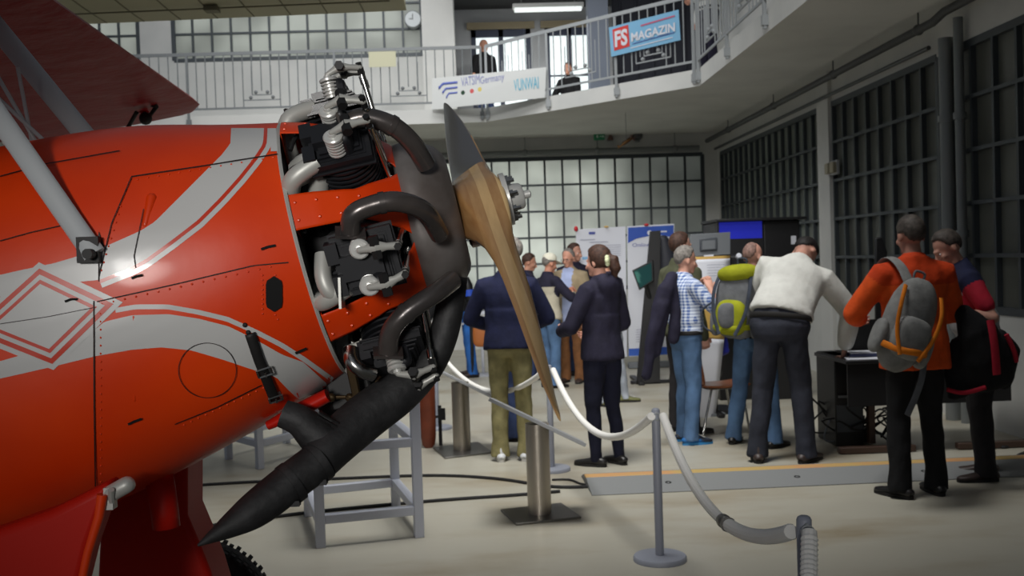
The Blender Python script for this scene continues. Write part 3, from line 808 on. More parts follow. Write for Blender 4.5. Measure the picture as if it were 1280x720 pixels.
# --- propeller
bb = rad(66.5); DB = (LA*math.sin(bb)+UP*math.cos(bb)).normalized(); TT = FW.cross(DB).normalized()
if TT.dot(LA) < 0: TT = -TT
def prop_mats():
    m = mat('laminated_wood', (178, 124, 66), .42, spec=.4, coat=.25)
    nt = m.node_tree; bs = nt.nodes['Principled BSDF']
    tc = nt.nodes.new('ShaderNodeTexCoord'); sp = nt.nodes.new('ShaderNodeSeparateXYZ'); nt.links.new(tc.outputs['Object'], sp.inputs[0])
    n = nt.nodes.new('ShaderNodeTexNoise'); n.inputs['Scale'].default_value = 6
    mp = nt.nodes.new('ShaderNodeMapping'); mp.inputs['Scale'].default_value = (14, 14, 1.2); nt.links.new(tc.outputs['Object'], mp.inputs[0]); nt.links.new(mp.outputs[0], n.inputs['Vector'])
    ma = nt.nodes.new('ShaderNodeMath'); ma.operation = 'MULTIPLY'; ma.inputs[1].default_value = 36.0; nt.links.new(sp.outputs['X'], ma.inputs[0])
    fl = nt.nodes.new('ShaderNodeMath'); fl.operation = 'FLOOR'; nt.links.new(ma.outputs[0], fl.inputs[0])
    wn = nt.nodes.new('ShaderNodeTexWhiteNoise'); wn.noise_dimensions = '1D'; nt.links.new(fl.outputs[0], wn.inputs['W'])
    mx = nt.nodes.new('ShaderNodeMath'); mx.operation = 'MULTIPLY_ADD'; mx.inputs[1].default_value = .35; nt.links.new(n.outputs['Fac'], mx.inputs[0]); nt.links.new(wn.outputs['Value'], mx.inputs[2])
    r = nt.nodes.new('ShaderNodeValToRGB'); r.color_ramp.elements[0].position = .1; r.color_ramp.elements[1].position = 1.1
    r.color_ramp.elements[0].color = lin((156, 106, 58)); r.color_ramp.elements[1].color = lin((236, 200, 142))
    nt.links.new(mx.outputs[0], r.inputs[0]); nt.links.new(r.outputs[0], bs.inputs['Base Color'])
    return m
m_wood = prop_mats(); m_blade = mat('grey_blade_paint', (92, 92, 94), .35, .3, coat=.2); m_sheath = mat('brass_sheath', (168, 160, 148), .3, .7)
PM = Matrix.Translation(HUB) @ frame_from(x=FW, z=DB).to_4x4()
prop = MB()
RS = [-1.13, -1.1, -1.03, -.9, -.72, -.55, -.45, -.33, -.25, -.18, -.12, -.06, 0, .06, .12, .18, .25, .33, .45, .55, .72, .9, 1.03, 1.1, 1.13]
TB = [(0, .14, 88, .14, 0), (.10, .135, 84, .13, 0), (.125, .125, 80, .12, 0), (.18, .105, 70, .10, .0), (.25, .084, 62, .075, .002), (.33, .073, 56, .055, .008), (.45, .063, 50, .040, .013), (.55, .056, 45, .032, .014), (.72, .043, 38, .024, .010), (.9, .030, 30, .016, .004), (1.03, .018, 25, .011, 0), (1.1, .010, 22, .008, 0), (1.13, .004, 22, .004, 0)]
TU = [(0, .14, 88, .14, 0), (.10, .135, 84, .13, 0), (.125, .125, 80, .12, 0), (.18, .118, 72, .10, .0), (.25, .112, 66, .075, .0), (.33, .107, 62, .055, .0), (.45, .100, 57, .040, .0), (.55, .092, 53, .032, .0), (.72, .074, 46, .024, .0), (.9, .048, 38, .016, .0), (1.03, .026, 30, .011, 0), (1.1, .012, 24, .008, 0), (1.13, .004, 22, .004, 0)]
def tb(r):
    T_ = TU if r > 0 else TB
    r = abs(r)
    for p, q in zip(T_, T_[1:]):
        if p[0] <= r <= q[0]: t = (r-p[0])/(q[0]-p[0]); return [lerp(p[i], q[i], t) for i in (1, 2, 3, 4)]
rows = []; NP = 20
for r in RS:
    W, ph, th, fo = tb(r); ch = W/math.sin(rad(ph)); sg = -1 if r >= 0 else 1
    c = TT*(sg*math.cos(rad(ph)))+FW*math.sin(rad(ph)); nn = (TT*(-sg*math.sin(rad(ph)))+FW*math.cos(rad(ph)))   # nn points forward
    row = []
    for k in range(NP):
        t = 2*math.pi*k/NP*(1 if sg < 0 else -1); e = lerp(8, 2, min(1, max(0, (abs(r)-.06)/.3)))
        cx_ = math.copysign(abs(math.cos(t))**(2/e), math.cos(t)); sy = math.copysign(abs(math.sin(t))**(2/e), math.sin(t))
        yy = sy*th*.5 if sy > 0 else sy*th*lerp(.5, .22, min(1, abs(r)/.4))
        row.append(HUB+FW*fo+DB*r+c*(cx_*ch*.5)+nn*yy*(1 if sg < 0 else 1))
    rows.append(row)
o0 = len(prop.f); 
for i in range(len(RS)-1):
    sub_ = rows[i:i+2]
    if RS[i] < 0 <= RS[i+1]: pass
    prop.grid(sub_, 0, cu=True)
    for k in range(NP):
        mid = (RS[i]+RS[i+1])*.5; fi = len(prop.f)-NP+k
        tm = 2*math.pi*(k+.5)/NP
        if math.sin(tm)*(1 if mid > 0 else -1) < -.25 and abs(mid) > .22: prop.m[fi] = 1
        elif math.cos(tm) > .86 and abs(mid) > .5: prop.m[fi] = 2
prop.add(rows[0], [tuple(range(NP))]); prop.add(rows[-1], [tuple(range(NP))])
# weld rows: build in own frame so the laminations lie square to the shaft
def build_in(mb, name, mats, parent, M, **k):
    """child with its own frame M (world)"""
    o = mb.build(name, mats, None, origin=(0, 0, 0), **k)
    me = o.data; Mi = M.inverted(); me.transform(Mi)
    o.parent = parent; o.matrix_parent_inverse = Matrix(); o.matrix_local = WM[parent.name].inverted() @ M
    WM[o.name] = M.copy(); return o
pr = build_in(prop, 'propeller', [m_wood, m_blade, m_sheath], plane, PM, smooth=45)
bmw = bmesh.new(); bmw.from_mesh(pr.data); bmesh.ops.remove_doubles(bmw, verts=bmw.verts, dist=1e-5); bmesh.ops.recalc_face_normals(bmw, faces=bmw.faces); bmw.to_mesh(pr.data); bmw.free()
def sub_in(mb, name, m, parent):
    o = mb.build(name, m, None, origin=(0, 0, 0), smooth=40); o.data.transform(WM[parent.name].inverted())
    o.parent = parent; o.matrix_local = Matrix(); WM[o.name] = WM[parent.name]; return o
b = MB(); b.lathe(HUB+FW*.066, FW, [(0, .074), (.014, .074), (.016, .066), (.016, .04), (.05, .036), (.056, .03), (.056, .012), (.075, .011), (.078, .004)], 28)
sub_in(b, 'hub_flange', m_alu, pr)
for k in range(8):
    t = 2*math.pi*k/8+.2; o = HUB+FW*.08+(TT*math.cos(t)+DB*math.sin(t))*.056
    b = MB(); b.lathe(o, FW, [(0, .011), (.012, .011), (.012, .006), (.024, .006)], 6); sub_in(b, 'hub_bolt', m_chrome, pr)
b = MB(); b.lathe(HUB-FW*.066, -FW, [(0, .085), (.012, .085), (.014, .06), (.03, .055), (.06, .05)], 24)
for k in range(8):
    t = 2*math.pi*k/8+.2; b.lathe(HUB-FW*.076+(TT*math.cos(t)+DB*math.sin(t))*.07, -FW, [(0, .012), (.014, .012)], 6)
sub_in(b, 'hub_back_plate', m_case, pr)
b = MB(); b.lathe(HUB-FW*.055-UP*.03+LA*.035, FW, [(0, .066), (.006, .078), (.07, .08), (.085, .07)], 32); sub_in(b, 'hub_boss', mat('boss_wood', (104, 46, 26), .35, coat=.3), pr)
# --- landing gear
def ext(pts, y, d, name, m):
    b = MB(); b.prism([P(x, yy, y) for x, yy in pts], LA*d); return b.build(name, m, plane, bevel=.02, seg=3)
ext([(112, 600), (150, 585), (200, 580), (233, 570), (233, 645), (246, 676), (262, 716), (278, 770), (118, 780), (124, 660)], 3.05, .22, 'gear_leg', m_red2)
ext([(-80, 690), (60, 640), (136, 602), (128, 640), (112, 684), (98, 740), (94, 800), (-120, 800)], 2.35, .1, 'gear_leg', m_red2)
b = MB(); b.tube([P(128, 618, 2.34), P(124, 645, 2.34), (P(110, 690, 2.34)), P(98, 745, 2.34)], [.012, .011, .010, .010], 12); b.build('leg_edge_tube', m_red, plane)
b = MB(); b.tube([P(198, 590, 2.72), P(206, 640, 2.72), P(208, 659, 2.72)], [.036, .034, .034], 18, caps=False); b.build('drain_stub', m_red2, plane, solid=.004)
b = MB(); b.capsule([P(140, 616, 2.36), P(158, 606, 2.36)], .02, 10); b.box(P(138, 622, 2.36), (.02, .03, .05)); b.cyl(P(139, 612, 2.33), P(140, 634, 2.36), .007, 8); b.build('gear_fitting', m_alu2, plane)
wy = 3.72; wc = V((P(235, 760, wy).x, wy, .315))
b = MB(); b.lathe(wc-LA*.075, LA, [(0, .20), (.0, .24), (.012, .285), (.04, .31), (.075, .315), (.11, .31), (.138, .285), (.15, .24), (.15, .20)], 64)
for k in range(72):
    t = 2*math.pi*k/72; u = V((0, 0, 1))*math.sin(t)+FH*math.cos(t)
    for s in (-.05, -.017, .017, .05): b.box(wc+LA*(s+(.008 if k % 2 else -.008))+u*.308, (.016, .022, .012), frame_from(z=u, y=LA))
wh = b.build('wheel', m_tyre, plane)
b = MB(); b.lathe(wc-LA*.07, LA, [(0, .03), (-.01, .06), (.01, .205), (.13, .205), (.15, .06), (.15, .03)], 40); b.build('wheel_hub', m_red2, wh)
b = MB(); b.capsule([wc-LA*.02, P(200, 700, 3.15)+V((0, 0, .0))], .03, 12); b.build('axle', m_red2, plane)
# ---------------------------------------------------------------- people
def remesh(mb, voxel, it=2, fac=.5):
    me = mb.mesh('tmp'); fixn(me); o = bpy.data.objects.new('tmp', me); COL.objects.link(o)
    m = o.modifiers.new('r', 'REMESH'); m.mode = 'VOXEL'; m.voxel_size = voxel
    if it: s = o.modifiers.new('s', 'SMOOTH'); s.iterations = it; s.factor = fac
    dg = bpy.context.evaluated_depsgraph_get(); out = bpy.data.meshes.new_from_object(o.evaluated_get(dg))
    bpy.data.objects.remove(o); bpy.data.meshes.remove(me)
    return out
def to_mb(me, fn=None):
    mb = MB(); vs = [v.co.copy() for v in me.vertices]
    if fn: vs = [fn(v, n) for v, n in zip(vs, [v.normal.copy() for v in me.vertices])]
    mb.add(vs, [tuple(p.vertices) for p in me.polygons]); bpy.data.meshes.remove(me); return mb
def wrinkle(amp, sc=9.0, seed=0):
    off = V((seed*3.1, seed*1.7, seed*.9))
    def fn(v, n):
        k = noise.noise(V((v.x*sc, v.y*sc, v.z*sc*.55))+off)*.6+noise.noise(V((v.x*sc*2.3, v.y*sc*2.3, v.z*sc*1.1))+off)*.4
        return v+n*(k*amp)
    return fn
SK = {}
def skin(c=(196, 142, 118)):
    if c not in SK: SK[c] = mat('skin_tone', c, .55, spec=.35, var=(9, tuple(x*.93 for x in c), .4, .7))
    return SK[c]
m_eyew = mat('eye_white', (212, 208, 204), .3); m_iris = mat('eye_dark', (44, 34, 28), .3); m_lip = mat('lips', (150, 92, 84), .5)
m_sole = mat('shoe_sole', (196, 194, 188), .7); m_soled = mat('dark_sole', (26, 24, 23), .8)
def smooth01(t): t = max(0, min(1, t)); return t*t*(3-2*t)
SEED = [0]
def person(label, foot, H, heading, top, trousers, shoe, hair, *, group=None, sk=(196, 142, 118), lean=0, sidelean=0, twist=0,
           look=(0, 0, 0), L=None, R=None, legs=None, sleeve=1.0, hem=.86, collar=True, topthick=.016, wide=1.0, belly=0.0,
           pocket=None, hood=False, hairstyle='short', glasses=False, sole=None, hands=True, open_front=None, yoke=None, sleevecol=None, cuff=None, sit=False, voxel=.0125, topvar='jacket', flip=False):
    """standing figure built in its own frame: x right, y the way it faces, z up; joints in metres for 1.75 m"""
    s = H/1.75; SEED[0] += 1; sd = SEED[0]
    t = thing('person', label, 'person', foot, -rad(heading), group)
    piv = V((0, 0, .96))
    def bend(p):
        p = V(p); w = smooth01((p.z-.86)/.36)
        if w > 0:
            q = p-piv
            q = Matrix.Rotation(-rad(lean)*w, 3, 'X') @ q
            q = Matrix.Rotation(rad(sidelean)*w, 3, 'Y') @ q
            q = Matrix.Rotation(-rad(twist)*w, 3, 'Z') @ q
            p = piv+q
        return p
    SHD = {1: bend((.178*wide, -.005, 1.385)), -1: bend((-.178*wide, -.005, 1.385))}
    Rb = Matrix.Rotation(-rad(twist), 3, 'Z') @ Matrix.Rotation(rad(sidelean), 3, 'Y') @ Matrix.Rotation(-rad(lean), 3, 'X')
    def arm(side, spec):
        if spec is None: el = SHD[side]+Rb @ V((side*.055, -.02, -.285)); wr = el+Rb @ V((side*.0, .07, -.245))
        else: el, wr = V(spec[0]), V(spec[1])
        # keep bone lengths human
        d = el-SHD[side]; el = SHD[side]+d.normalized()*.295
        d = wr-el; wr = el+d.normalized()*.255
        return el, wr
    ARM = {1: arm(1, R), -1: arm(-1, L)}
    LG = {}
    for i, sd_ in ((0, -1), (1, 1)):
        lf = (legs or [None, None])[i]
        ft = V((sd_*.10, 0, 0)); kn = None; fy = sd_*8
        if lf:
            ft = V((lf[0], lf[1], lf[3] if len(lf) > 3 else 0)); fy = lf[2] if len(lf) > 2 else fy
            if len(lf) > 4: kn = V(lf[4])
        hp = V((sd_*.088, 0, .90)); an = ft+V((0, -.015, .085))
        if kn is None: kn = lerp(hp, an, .5)+V((0, .025, 0))
        LG[sd_] = (hp, kn, an, ft, fy)
    nk = bend((0, -.012, 1.47)); hd0 = bend((0, .012, 1.565))
    Rh = Rb @ Matrix.Rotation(-rad(look[0]), 3, 'Z') @ Matrix.Rotation(-rad(look[1]), 3, 'X') @ Matrix.Rotation(rad(look[2]), 3, 'Y')
    hb = hd0 - Rh @ V((0, .0, .0)); 
    def hdp(x, y, z): return hb + Rh @ V((x, y, z))
    X = Rb @ V((1, 0, 0))
    def torso(mb, g, zlo, lo=True):
        rings = [(.84, .150, .112, 0), (.93, .168, .118, -.005), (1.00, .160, .112, 0), (1.08, .148+belly*.4, .104+belly*.5, .005+belly*.4), (1.18, .152+belly*.2, .108+belly*.3, .008+belly*.2), (1.28, .168, .118, .004), (1.35, .176, .112, -.004), (1.405, .158, .090, -.01), (1.45, .098, .068, -.012), (1.495, .062, .062, -.008)]
        q = [r for r in rings if r[0] >= zlo]
        mb.tube([bend((0, r[3], r[0])) for r in q], [(r[1]*wide*(1 if r[0] > 1.44 else 1)+g, r[2]+g) for r in q], 26, side=X)
    # body -----------------------------------------------------------------
    b = MB(); torso(b, -.016, .8)
    b.capsule([nk-Rb @ V((0, 0, .05)), nk+Rb @ V((0, .008, .03)), hdp(0, .0, .01)], [.062, .055, .052], 16)
    for sg in (-1, 1):
        el, wr = ARM[sg]; sh = SHD[sg]
        b.capsule([bend((sg*.11, 0, 1.40)), sh, lerp(sh, el, .5), el], [.050, .050, .042, .036], 14)
        b.capsule([el, lerp(el, wr, .35), wr], [.040, .040, .027], 14)
        hp, kn, an, ft, fy = LG[sg]
        b.capsule([hp, lerp(hp, kn, .5), kn], [.066, .062, .046], 14); b.capsule([kn, lerp(kn, an, .35), an], [.044, .046, .032], 14)
        fd = Matrix.Rotation(-rad(fy), 3, 'Z') @ V((0, 1, 0))
        b.capsule([an-V((0, 0, .03)), ft+fd*.05+V((0, 0, .035)), ft+fd*.11+V((0, 0, .024))], [.030, .024, .014], 10)
    # head
    b.ell(hdp(0, -.012, .085), (.076, .094, .094), Rh, 20, 14)
    b.ell(hdp(0, .028, .035), (.060, .066, .082), Rh, 18, 12)
    b.ell(hdp(0, .062, -.032), (.034, .028, .024), Rh, 12, 8)
    b.capsule([hdp(0, .086, .060), hdp(0, .104, .030), hdp(0, .110, .016)], [.010, .012, .014], 10)
    b.ell(hdp(0, .092, .012), (.019, .012, .009), Rh, 10, 8)
    b.capsule([hdp(-.034, .082, .074), hdp(0, .092, .074), hdp(.034, .082, .074)], [.008, .010, .008], 8)
    b.capsule([hdp(-.018, .084, -.012), hdp(0, .092, -.012), hdp(.018, .084, -.012)], [.005, .008, .005], 8)
    for sg in (-1, 1):
        b.ell(hdp(sg*.040, .066, .028), (.022, .018, .02), Rh, 10, 8)
        b.ell(hdp(sg*.079, -.012, .045), (.009, .019, .032), Rh @ Matrix.Rotation(sg*rad(-14), 3, 'Z'), 12, 8)
    me = remesh(b, .0085 if hands else .010, 2, .5)
    body = to_mb(me); body.v = [p*s for p in body.v]
    if hands:
        for sg in (-1, 1):
            el, wr = ARM[sg]; d = (wr-el).normalized()
            n = V((-sg, .25, .1)); n = (n-d*n.dot(d)).normalized(); w_ = n.cross(d).normalized()
            if w_.y < -.2 or (abs(w_.y) < .2 and w_.z < 0): w_ = -w_      # thumb side forward / up
            h = MB(); Rr = frame_from(z=d, x=w_)
            h.tube([wr-d*.02, wr+d*.01, wr+d*.045, wr+d*.085, wr+d*.095], [(.026, .022), (.028, .018), (.038, .016), (.040, .014), (.034, .010)], 12, side=w_)
            for k, (o, ln) in enumerate(((.029, .068), (.010, .076), (-.010, .070), (-.028, .055))):
                p0 = wr+d*.078+w_*o; p1 = p0+(d*.9+n*.4).normalized()*ln*.48; p2 = p1+(d*.45+n*.85).normalized()*ln*.34; p3 = p2+(d*-.05+n*1).normalized()*ln*.25
                h.capsule([p0, p1, p2, p3], [.0095, .009, .0082, .007], 8)
            p0 = wr+d*.025+w_*.026; p1 = p0+(d*.6+w_*.65+n*.25).normalized()*.04; p2 = p1+(d*.85+w_*.15+n*.4).normalized()*.032
            h.capsule([p0, p1, p2], [.013, .011, .009], 8)
            body.add([p*s for p in h.v], h.f, 0)
    for sg in (-1, 1):
        e = MB(); e.ell(hdp(sg*.031, .0765, .052), (.0115, .009, .008), Rh, 10, 8); body.add([p*s for p in e.v], e.f, 1)
        e = MB(); e.ell(hdp(sg*.031, .0842, .052), (.0055, .003, .0055), Rh, 8, 6); body.add([p*s for p in e.v], e.f, 2)
    body.build('body', [skin(sk), m_eyew, m_iris], t, local=True, smooth=70)
    def put(mb, name, m, parent=t, **k):
        mb.v = [p*s for p in mb.v]; return mb.build(name, m, parent, local=True, **k)
    # trousers
    b = MB(); q = [(.83, .13, .10), (.87, .158, .124), (.93, .172, .130), (1.0, .166, .124), (1.04, .160, .118)]
    if lean > 30: q = q[:-1]+[(1.02, .163, .124)]
    b.tube([bend((0, -.004, z)) for z, _, _ in q], [(a*wide+(.006 if z < .95 else -.004), c+(.006 if z < .95 else -.006)) for z, a, c in q], 24, side=X)
    for sg in (-1, 1):
        hp, kn, an, ft, fy = LG[sg]
        b.capsule([hp+V((-sg*.006, 0, 0)), lerp(hp, kn, .5), kn], [(.094, .100), (.082, .09), .068], 16, side=V((1, 0, 0)))
        b.tube([kn+(kn-an)*.02, kn, lerp(kn, an, .4), lerp(kn, an, .8), an-V((0, 0, .052))], [.062, .070, .070, .066, .074] if not cuff else [.056, .062, .058, .048, .044], 16)
    me = remesh(b, voxel, 2, .5); put(to_mb(me, wrinkle(.015, 10, sd)), 'trousers', trousers, smooth=70)
    if topvar == 'shirt' and hem > .94:
        b = MB(); c = [bend((.178*wide*math.cos(k*math.pi/16), -.004+.137*math.sin(k*math.pi/16), .985)) for k in range(32)]
        b.tube(c, (.019, .006), 8, side=V((0, 0, 1)), closed=True); put(b, 'belt', m_soled)
    # shoes
    for sg in (-1, 1):
        hp, kn, an, ft, fy = LG[sg]; Rf = Matrix.Rotation(-rad(fy), 3, 'Z'); b = MB()
        def fp(x, y, z): return ft+Rf @ V((x, y, z))
        low = sole == 'flat'
        prof = [(-.095, .022, .030, .03), (-.085, .034, .052, .045), (-.05, .039, .055 if not low else .04, .055), (0, .038, .055 if not low else .026, .055), (.05, .043, .042 if not low else .022, .045), (.10, .048, .030, .034), (.145, .044, .024, .028), (.172, .028, .016, .022), (.18, .010, .008, .02)]
        b.tube([fp(0, y, .012+c*.55) for y, w, hh, c in prof], [(w, c*.62) for y, w, hh, c in prof], 14, side=Rf @ V((1, 0, 0)))
        if not low: b.capsule([fp(0, -.035, .06), fp(0, -.03, .105)], [(.038, .048), (.036, .044)], 12, side=Rf @ V((1, 0, 0)))
        sh = put(b, 'shoe', shoe, smooth=60)
        b = MB(); pts = []
        for k in range(20):
            a = 2*math.pi*k/20; y = .042+.142*math.sin(a); w = .047*(abs(math.cos(a))**.6)*(1 if math.sin(a) > -.2 else .85); pts.append(fp(math.copysign(w, math.cos(a)), y, .0))
        b.prism(pts, V((0, 0, .022))); put(b, 'sole', m_soled if (sole in (None, 'flat')) else sole, sh, smooth=40)
        if sole not in (None, 'flat'):
            b = MB()
            for k in range(4): y = .02+k*.026; z = .102-k*.013; b.cyl(fp(-.024, y, z), fp(.024, y+.006, z), .0045, 6)
            put(b, 'laces', m_sole, sh)
    # top garment
    g = topthick; b = MB(); torso(b, g, .93 if hem < .95 else .955)
    hw_, hd_ = (.166, .124) if topvar == 'shirt' else (.178, .140)
    q = [(hem-.0, hw_, hd_), (hem+.03, hw_, hd_)]+([] if hem+.03 > .965 else [(.97, .172, .130)])+[(max(1.04, hem+.05), .158, .116)]; q += [(1.08, .156+belly*.4, .11+belly*.5), (1.2, .158, .114)]
    b.tube([bend((0, .0 if z > .9 else -.004, z)) for z, _, _ in q], [(a*wide+g, c+g) for _, a, c in q], 26, side=X)
    for sg in (-1, 1):
        el, wr = ARM[sg]; sh = SHD[sg]
        if sleeve >= .3:
            ee = el if sleeve >= .5 else lerp(sh, el, sleeve*2)
            b.capsule([bend((sg*.10, 0, 1.405)), sh, lerp(sh, ee, .55), ee], [.052+g, .058+g, .050+g, .046+g], 16)
        if sleeve > .5:
            k = (sleeve-.5)*2; w2 = lerp(el, wr, k)
            b.capsule([el, lerp(el, w2, .5), w2], [.046+g, .043+g, .034+g*.9], 14)
    if collar:
        b.tube([nk-Rb @ V((0, .004, .03)), nk+Rb @ V((0, .0, .02)), nk+Rb @ V((0, .004, .045))], [.078+g*.3, .070, .068], 18, side=X)
    if hood:
        b.ell(nk+Rb @ V((0, -.085, -.035)), (.13, .07, .095), Rb, 18, 12); b.ell(nk+Rb @ V((0, -.05, .015)), (.10, .075, .05), Rb, 18, 10)
    me = remesh(b, voxel, 2, .5); tm = to_mb(me, wrinkle(.011 if topvar == 'jacket' else .008, 9, sd+.5))
    mats = [top]
    if yoke or sleevecol or open_front:
        mats = [top, yoke or top, sleevecol or top, open_front or top]
        Ri = Rb.inverted()
        for i, f in enumerate(tm.f):
            c = sum((tm.v[k] for k in f), V())/len(f); lc = Ri @ (c-piv); 
            onarm = min((c-ARM[1][0]).length, (c-lerp(SHD[1], ARM[1][0], .5)).length, (c-ARM[-1][0]).length, (c-lerp(SHD[-1], ARM[-1][0], .5)).length) < .125 and abs(lc.x) > .14
            if onarm and sleevecol: tm.m[i] = 2
            elif lc.z > .36 and yoke and not onarm: tm.m[i] = 1
            elif open_front and abs(lc.x) < .075-.05*max(0, (.2-lc.z)) and lc.y > .04: tm.m[i] = 3
    gar = put(tm, topvar, mats, smooth=70)
    if topvar == 'jacket' and not open_front:
        b = MB(); b.tube([bend((0, .135+g+belly*.7*(1-abs(z-1.1)*3 if abs(z-1.1) < .33 else 0)-.03*max(0, (z-1.3)*5), z)) for z in (hem+.02, 1.0, 1.1, 1.2, 1.3, 1.4)], .004, 6); put(b, 'zip', m_soled, gar)
    # hair
    if hair is not None:
        hm, style = hair, hairstyle
        b = MB(); nu, nv = 40, 26; vs = []; fs = []
        cz = .088
        for j in range(nv+1):
            ph = math.pi*j/nv
            for i in range(nu):
                a = 2*math.pi*i/nu; d = V((math.sin(ph)*math.cos(a), math.sin(ph)*math.sin(a), math.cos(ph)))
                # hairline: front high, sides above the ears, nape low
                fr = d.y
                if fr < -.3: side_ = lerp(-.92, -.34, smooth01((fr+.6)/.32))
                else: side_ = -.34
                top_ = {'short': .50, 'long': .42, 'bald': .9, 'receding': .74}[style]
                lim = lerp(side_ if style != 'long' else -.95, top_, smooth01((fr-.12)/.5)) if style != 'bald' else lerp(-.85, .9, smooth01((fr+.8)/.8))
                lim += .10*noise.noise(d*6+V((sd*2, 0, 0)))
                th = smooth01((d.z-lim)/.22)
                base = {'short': 1.10, 'long': 1.17, 'bald': 1.02, 'receding': 1.08}[style]
                if style == 'bald': th *= 1
                k = lerp(.86, base, th)+th*.025*noise.noise(d*7+V((sd, 0, 0)))+th*.014*noise.noise(V((d.x*22, d.y*22, d.z*6)))
                vs.append(hdp(d.x*.076*k, -.012+d.y*.094*k, cz+d.z*.094*k))
        for j in range(nv):
            for i in range(nu): fs.append((j*nu+i, (j+1)*nu+i, (j+1)*nu+(i+1) % nu, j*nu+(i+1) % nu))
        b.add(vs, fs)
        put(b, 'hair', hm, smooth=70)
    if glasses:
        b = MB()
        for sg in (-1, 1):
            c = [hdp(sg*.033+.021*math.cos(k*math.pi/8), .098, .050+.015*math.sin(k*math.pi/8)) for k in range(16)]; b.tube(c, .0018, 6, closed=True)
            b.cyl(hdp(sg*.054, .096, .053), hdp(sg*.082, -.01, .053), .0018, 6)
        b.cyl(hdp(-.012, .100, .053), hdp(.012, .100, .053), .0018, 6); put(b, 'glasses', m_soled)
    return dict(t=t, s=s, bend=bend, hdp=hdp, Rb=Rb, Rh=Rh, ARM=ARM, SHD=SHD, LG=LG, nk=nk, put=put, gar=gar, M=WM[t.name])
def wpt(pd, p): return pd['M'] @ (V(p)*pd['s'])
hair_mat = lambda n, c: mat(n, c, .6, spec=.3, var=(40, tuple(x*.6 for x in c), .35, .7), bump=(90, .4, .01))
h_black = hair_mat('hair_black', (34, 30, 30)); h_brown = hair_mat('hair_brown', (76, 52, 42)); h_grey = hair_mat('hair_grey', (140, 134, 128)); h_dkgrey = hair_mat('hair_dark_grey', (84, 76, 70)); h_stub = hair_mat('hair_stubble', (150, 118, 108))
def denim(n, c):
    return mat(n, c, .85, spec=.2, var=(5, tuple(min(255, x*1.3) for x in c), .4, .68), bump=(60, .25, .01))
c_navy = fabric('navy_fabric', (31, 35, 64)); c_navydk = fabric('dark_navy_fabric', (42, 40, 58)); c_khaki = fabric('khaki_cotton', (146, 138, 96)); c_denim = denim('blue_denim', (72, 96, 126)); c_denimdk = denim('dark_denim', (46, 56, 84)); c_bdenim = denim('bright_blue_denim', (44, 92, 158))
c_blackj = denim('black_denim', (44, 46, 54)); c_black = fabric('black_cotton', (26, 26, 28)); c_indigo = fabric('indigo_cotton', (24, 26, 44)); c_beige = fabric('beige_linen', (160, 144, 116), .9); c_cream = fabric('cream_cotton', (196, 188, 168), .92); c_brown = fabric('brown_corduroy', (128, 86, 54))
c_white = fabric('white_cotton', (206, 206, 200), .95); c_orange = fabric('orange_softshell', (222, 84, 28), .9); c_olive = fabric('olive_fabric', (84, 86, 66)); c_lblue = fabric('light_blue_cotton', (168, 180, 216), .95); c_greyd = denim('grey_denim', (150, 156, 166)); c_redp = fabric('red_jersey', (176, 34, 54), .9); c_charc = fabric('charcoal_cotton', (40, 38, 40))
c_whiteg = fabric('pale_grey_jersey', (170, 170, 172))
c_orangedk = fabric('dark_orange_softshell', (202, 64, 22), .9)
s_black = mat('black_shoe_leather', (24, 22, 22), .4); s_brown = mat('dark_brown_shoe', (58, 46, 42), .5); s_white = mat('white_sneaker', (206, 208, 210), .5); s_tan = mat('tan_shoe', (124, 90, 62), .5); s_olive = mat('olive_shoe', (106, 108, 66), .6); s_blue = mat('black_blue_trainer', (30, 34, 44), .5, var=(9, (20, 96, 160), .52, .60))
def check_mat():
    m = mat('checked_cotton', (190, 204, 226), .85); nt = m.node_tree; bs = nt.nodes['Principled BSDF']
    tc = nt.nodes.new('ShaderNodeTexCoord'); sp = nt.nodes.new('ShaderNodeSeparateXYZ'); nt.links.new(tc.outputs['Object'], sp.inputs[0])
    outs = []
    for ax in ('X', 'Y', 'Z'):
        a = nt.nodes.new('ShaderNodeMath'); a.operation = 'MULTIPLY'; a.inputs[1].default_value = 38; nt.links.new(sp.outputs[ax], a.inputs[0])
        f = nt.nodes.new('ShaderNodeMath'); f.operation = 'FRACT'; nt.links.new(a.outputs[0], f.inputs[0])
        g = nt.nodes.new('ShaderNodeMath'); g.operation = 'GREATER_THAN'; g.inputs[1].default_value = .5; nt.links.new(f.outputs[0], g.inputs[0]); outs.append(g)
    a = nt.nodes.new('ShaderNodeMath'); a.operation = 'ADD'; nt.links.new(outs[0].outputs[0], a.inputs[0]); nt.links.new(outs[2].outputs[0], a.inputs[1])
    r = nt.nodes.new('ShaderNodeMapRange'); r.inputs[1].default_value = 0; r.inputs[2].default_value = 2; nt.links.new(a.outputs[0], r.inputs[0])
    mx = nt.nodes.new('ShaderNodeValToRGB'); mx.color_ramp.elements[0].color = lin((214, 222, 234)); mx.color_ramp.elements[1].color = lin((58, 92, 158)); nt.links.new(r.outputs[0], mx.inputs[0])
    nt.links.new(mx.outputs[0], bs.inputs['Base Color']); return m
c_check = check_mat()
def at(px, py): g = G(px, py); return (g.x, g.y, 0)

# 1 the man behind the blade
person('person in navy jumper and khaki trousers, partly hidden by the propeller blade', at(641, 575), 1.76, 8, c_navy, c_khaki, s_white, h_black, look=(28, 4, 0), L=((-.30, .06, 1.15), (-.16, .24, 1.05)), R=((.30, .06, 1.15), (.16, .24, 1.05)), legs=[(-.095, 0, -10), (.11, .02, 8)], sole=m_sole, hem=.88, wide=1.08, sk=(190, 140, 120), topvar='jumper')
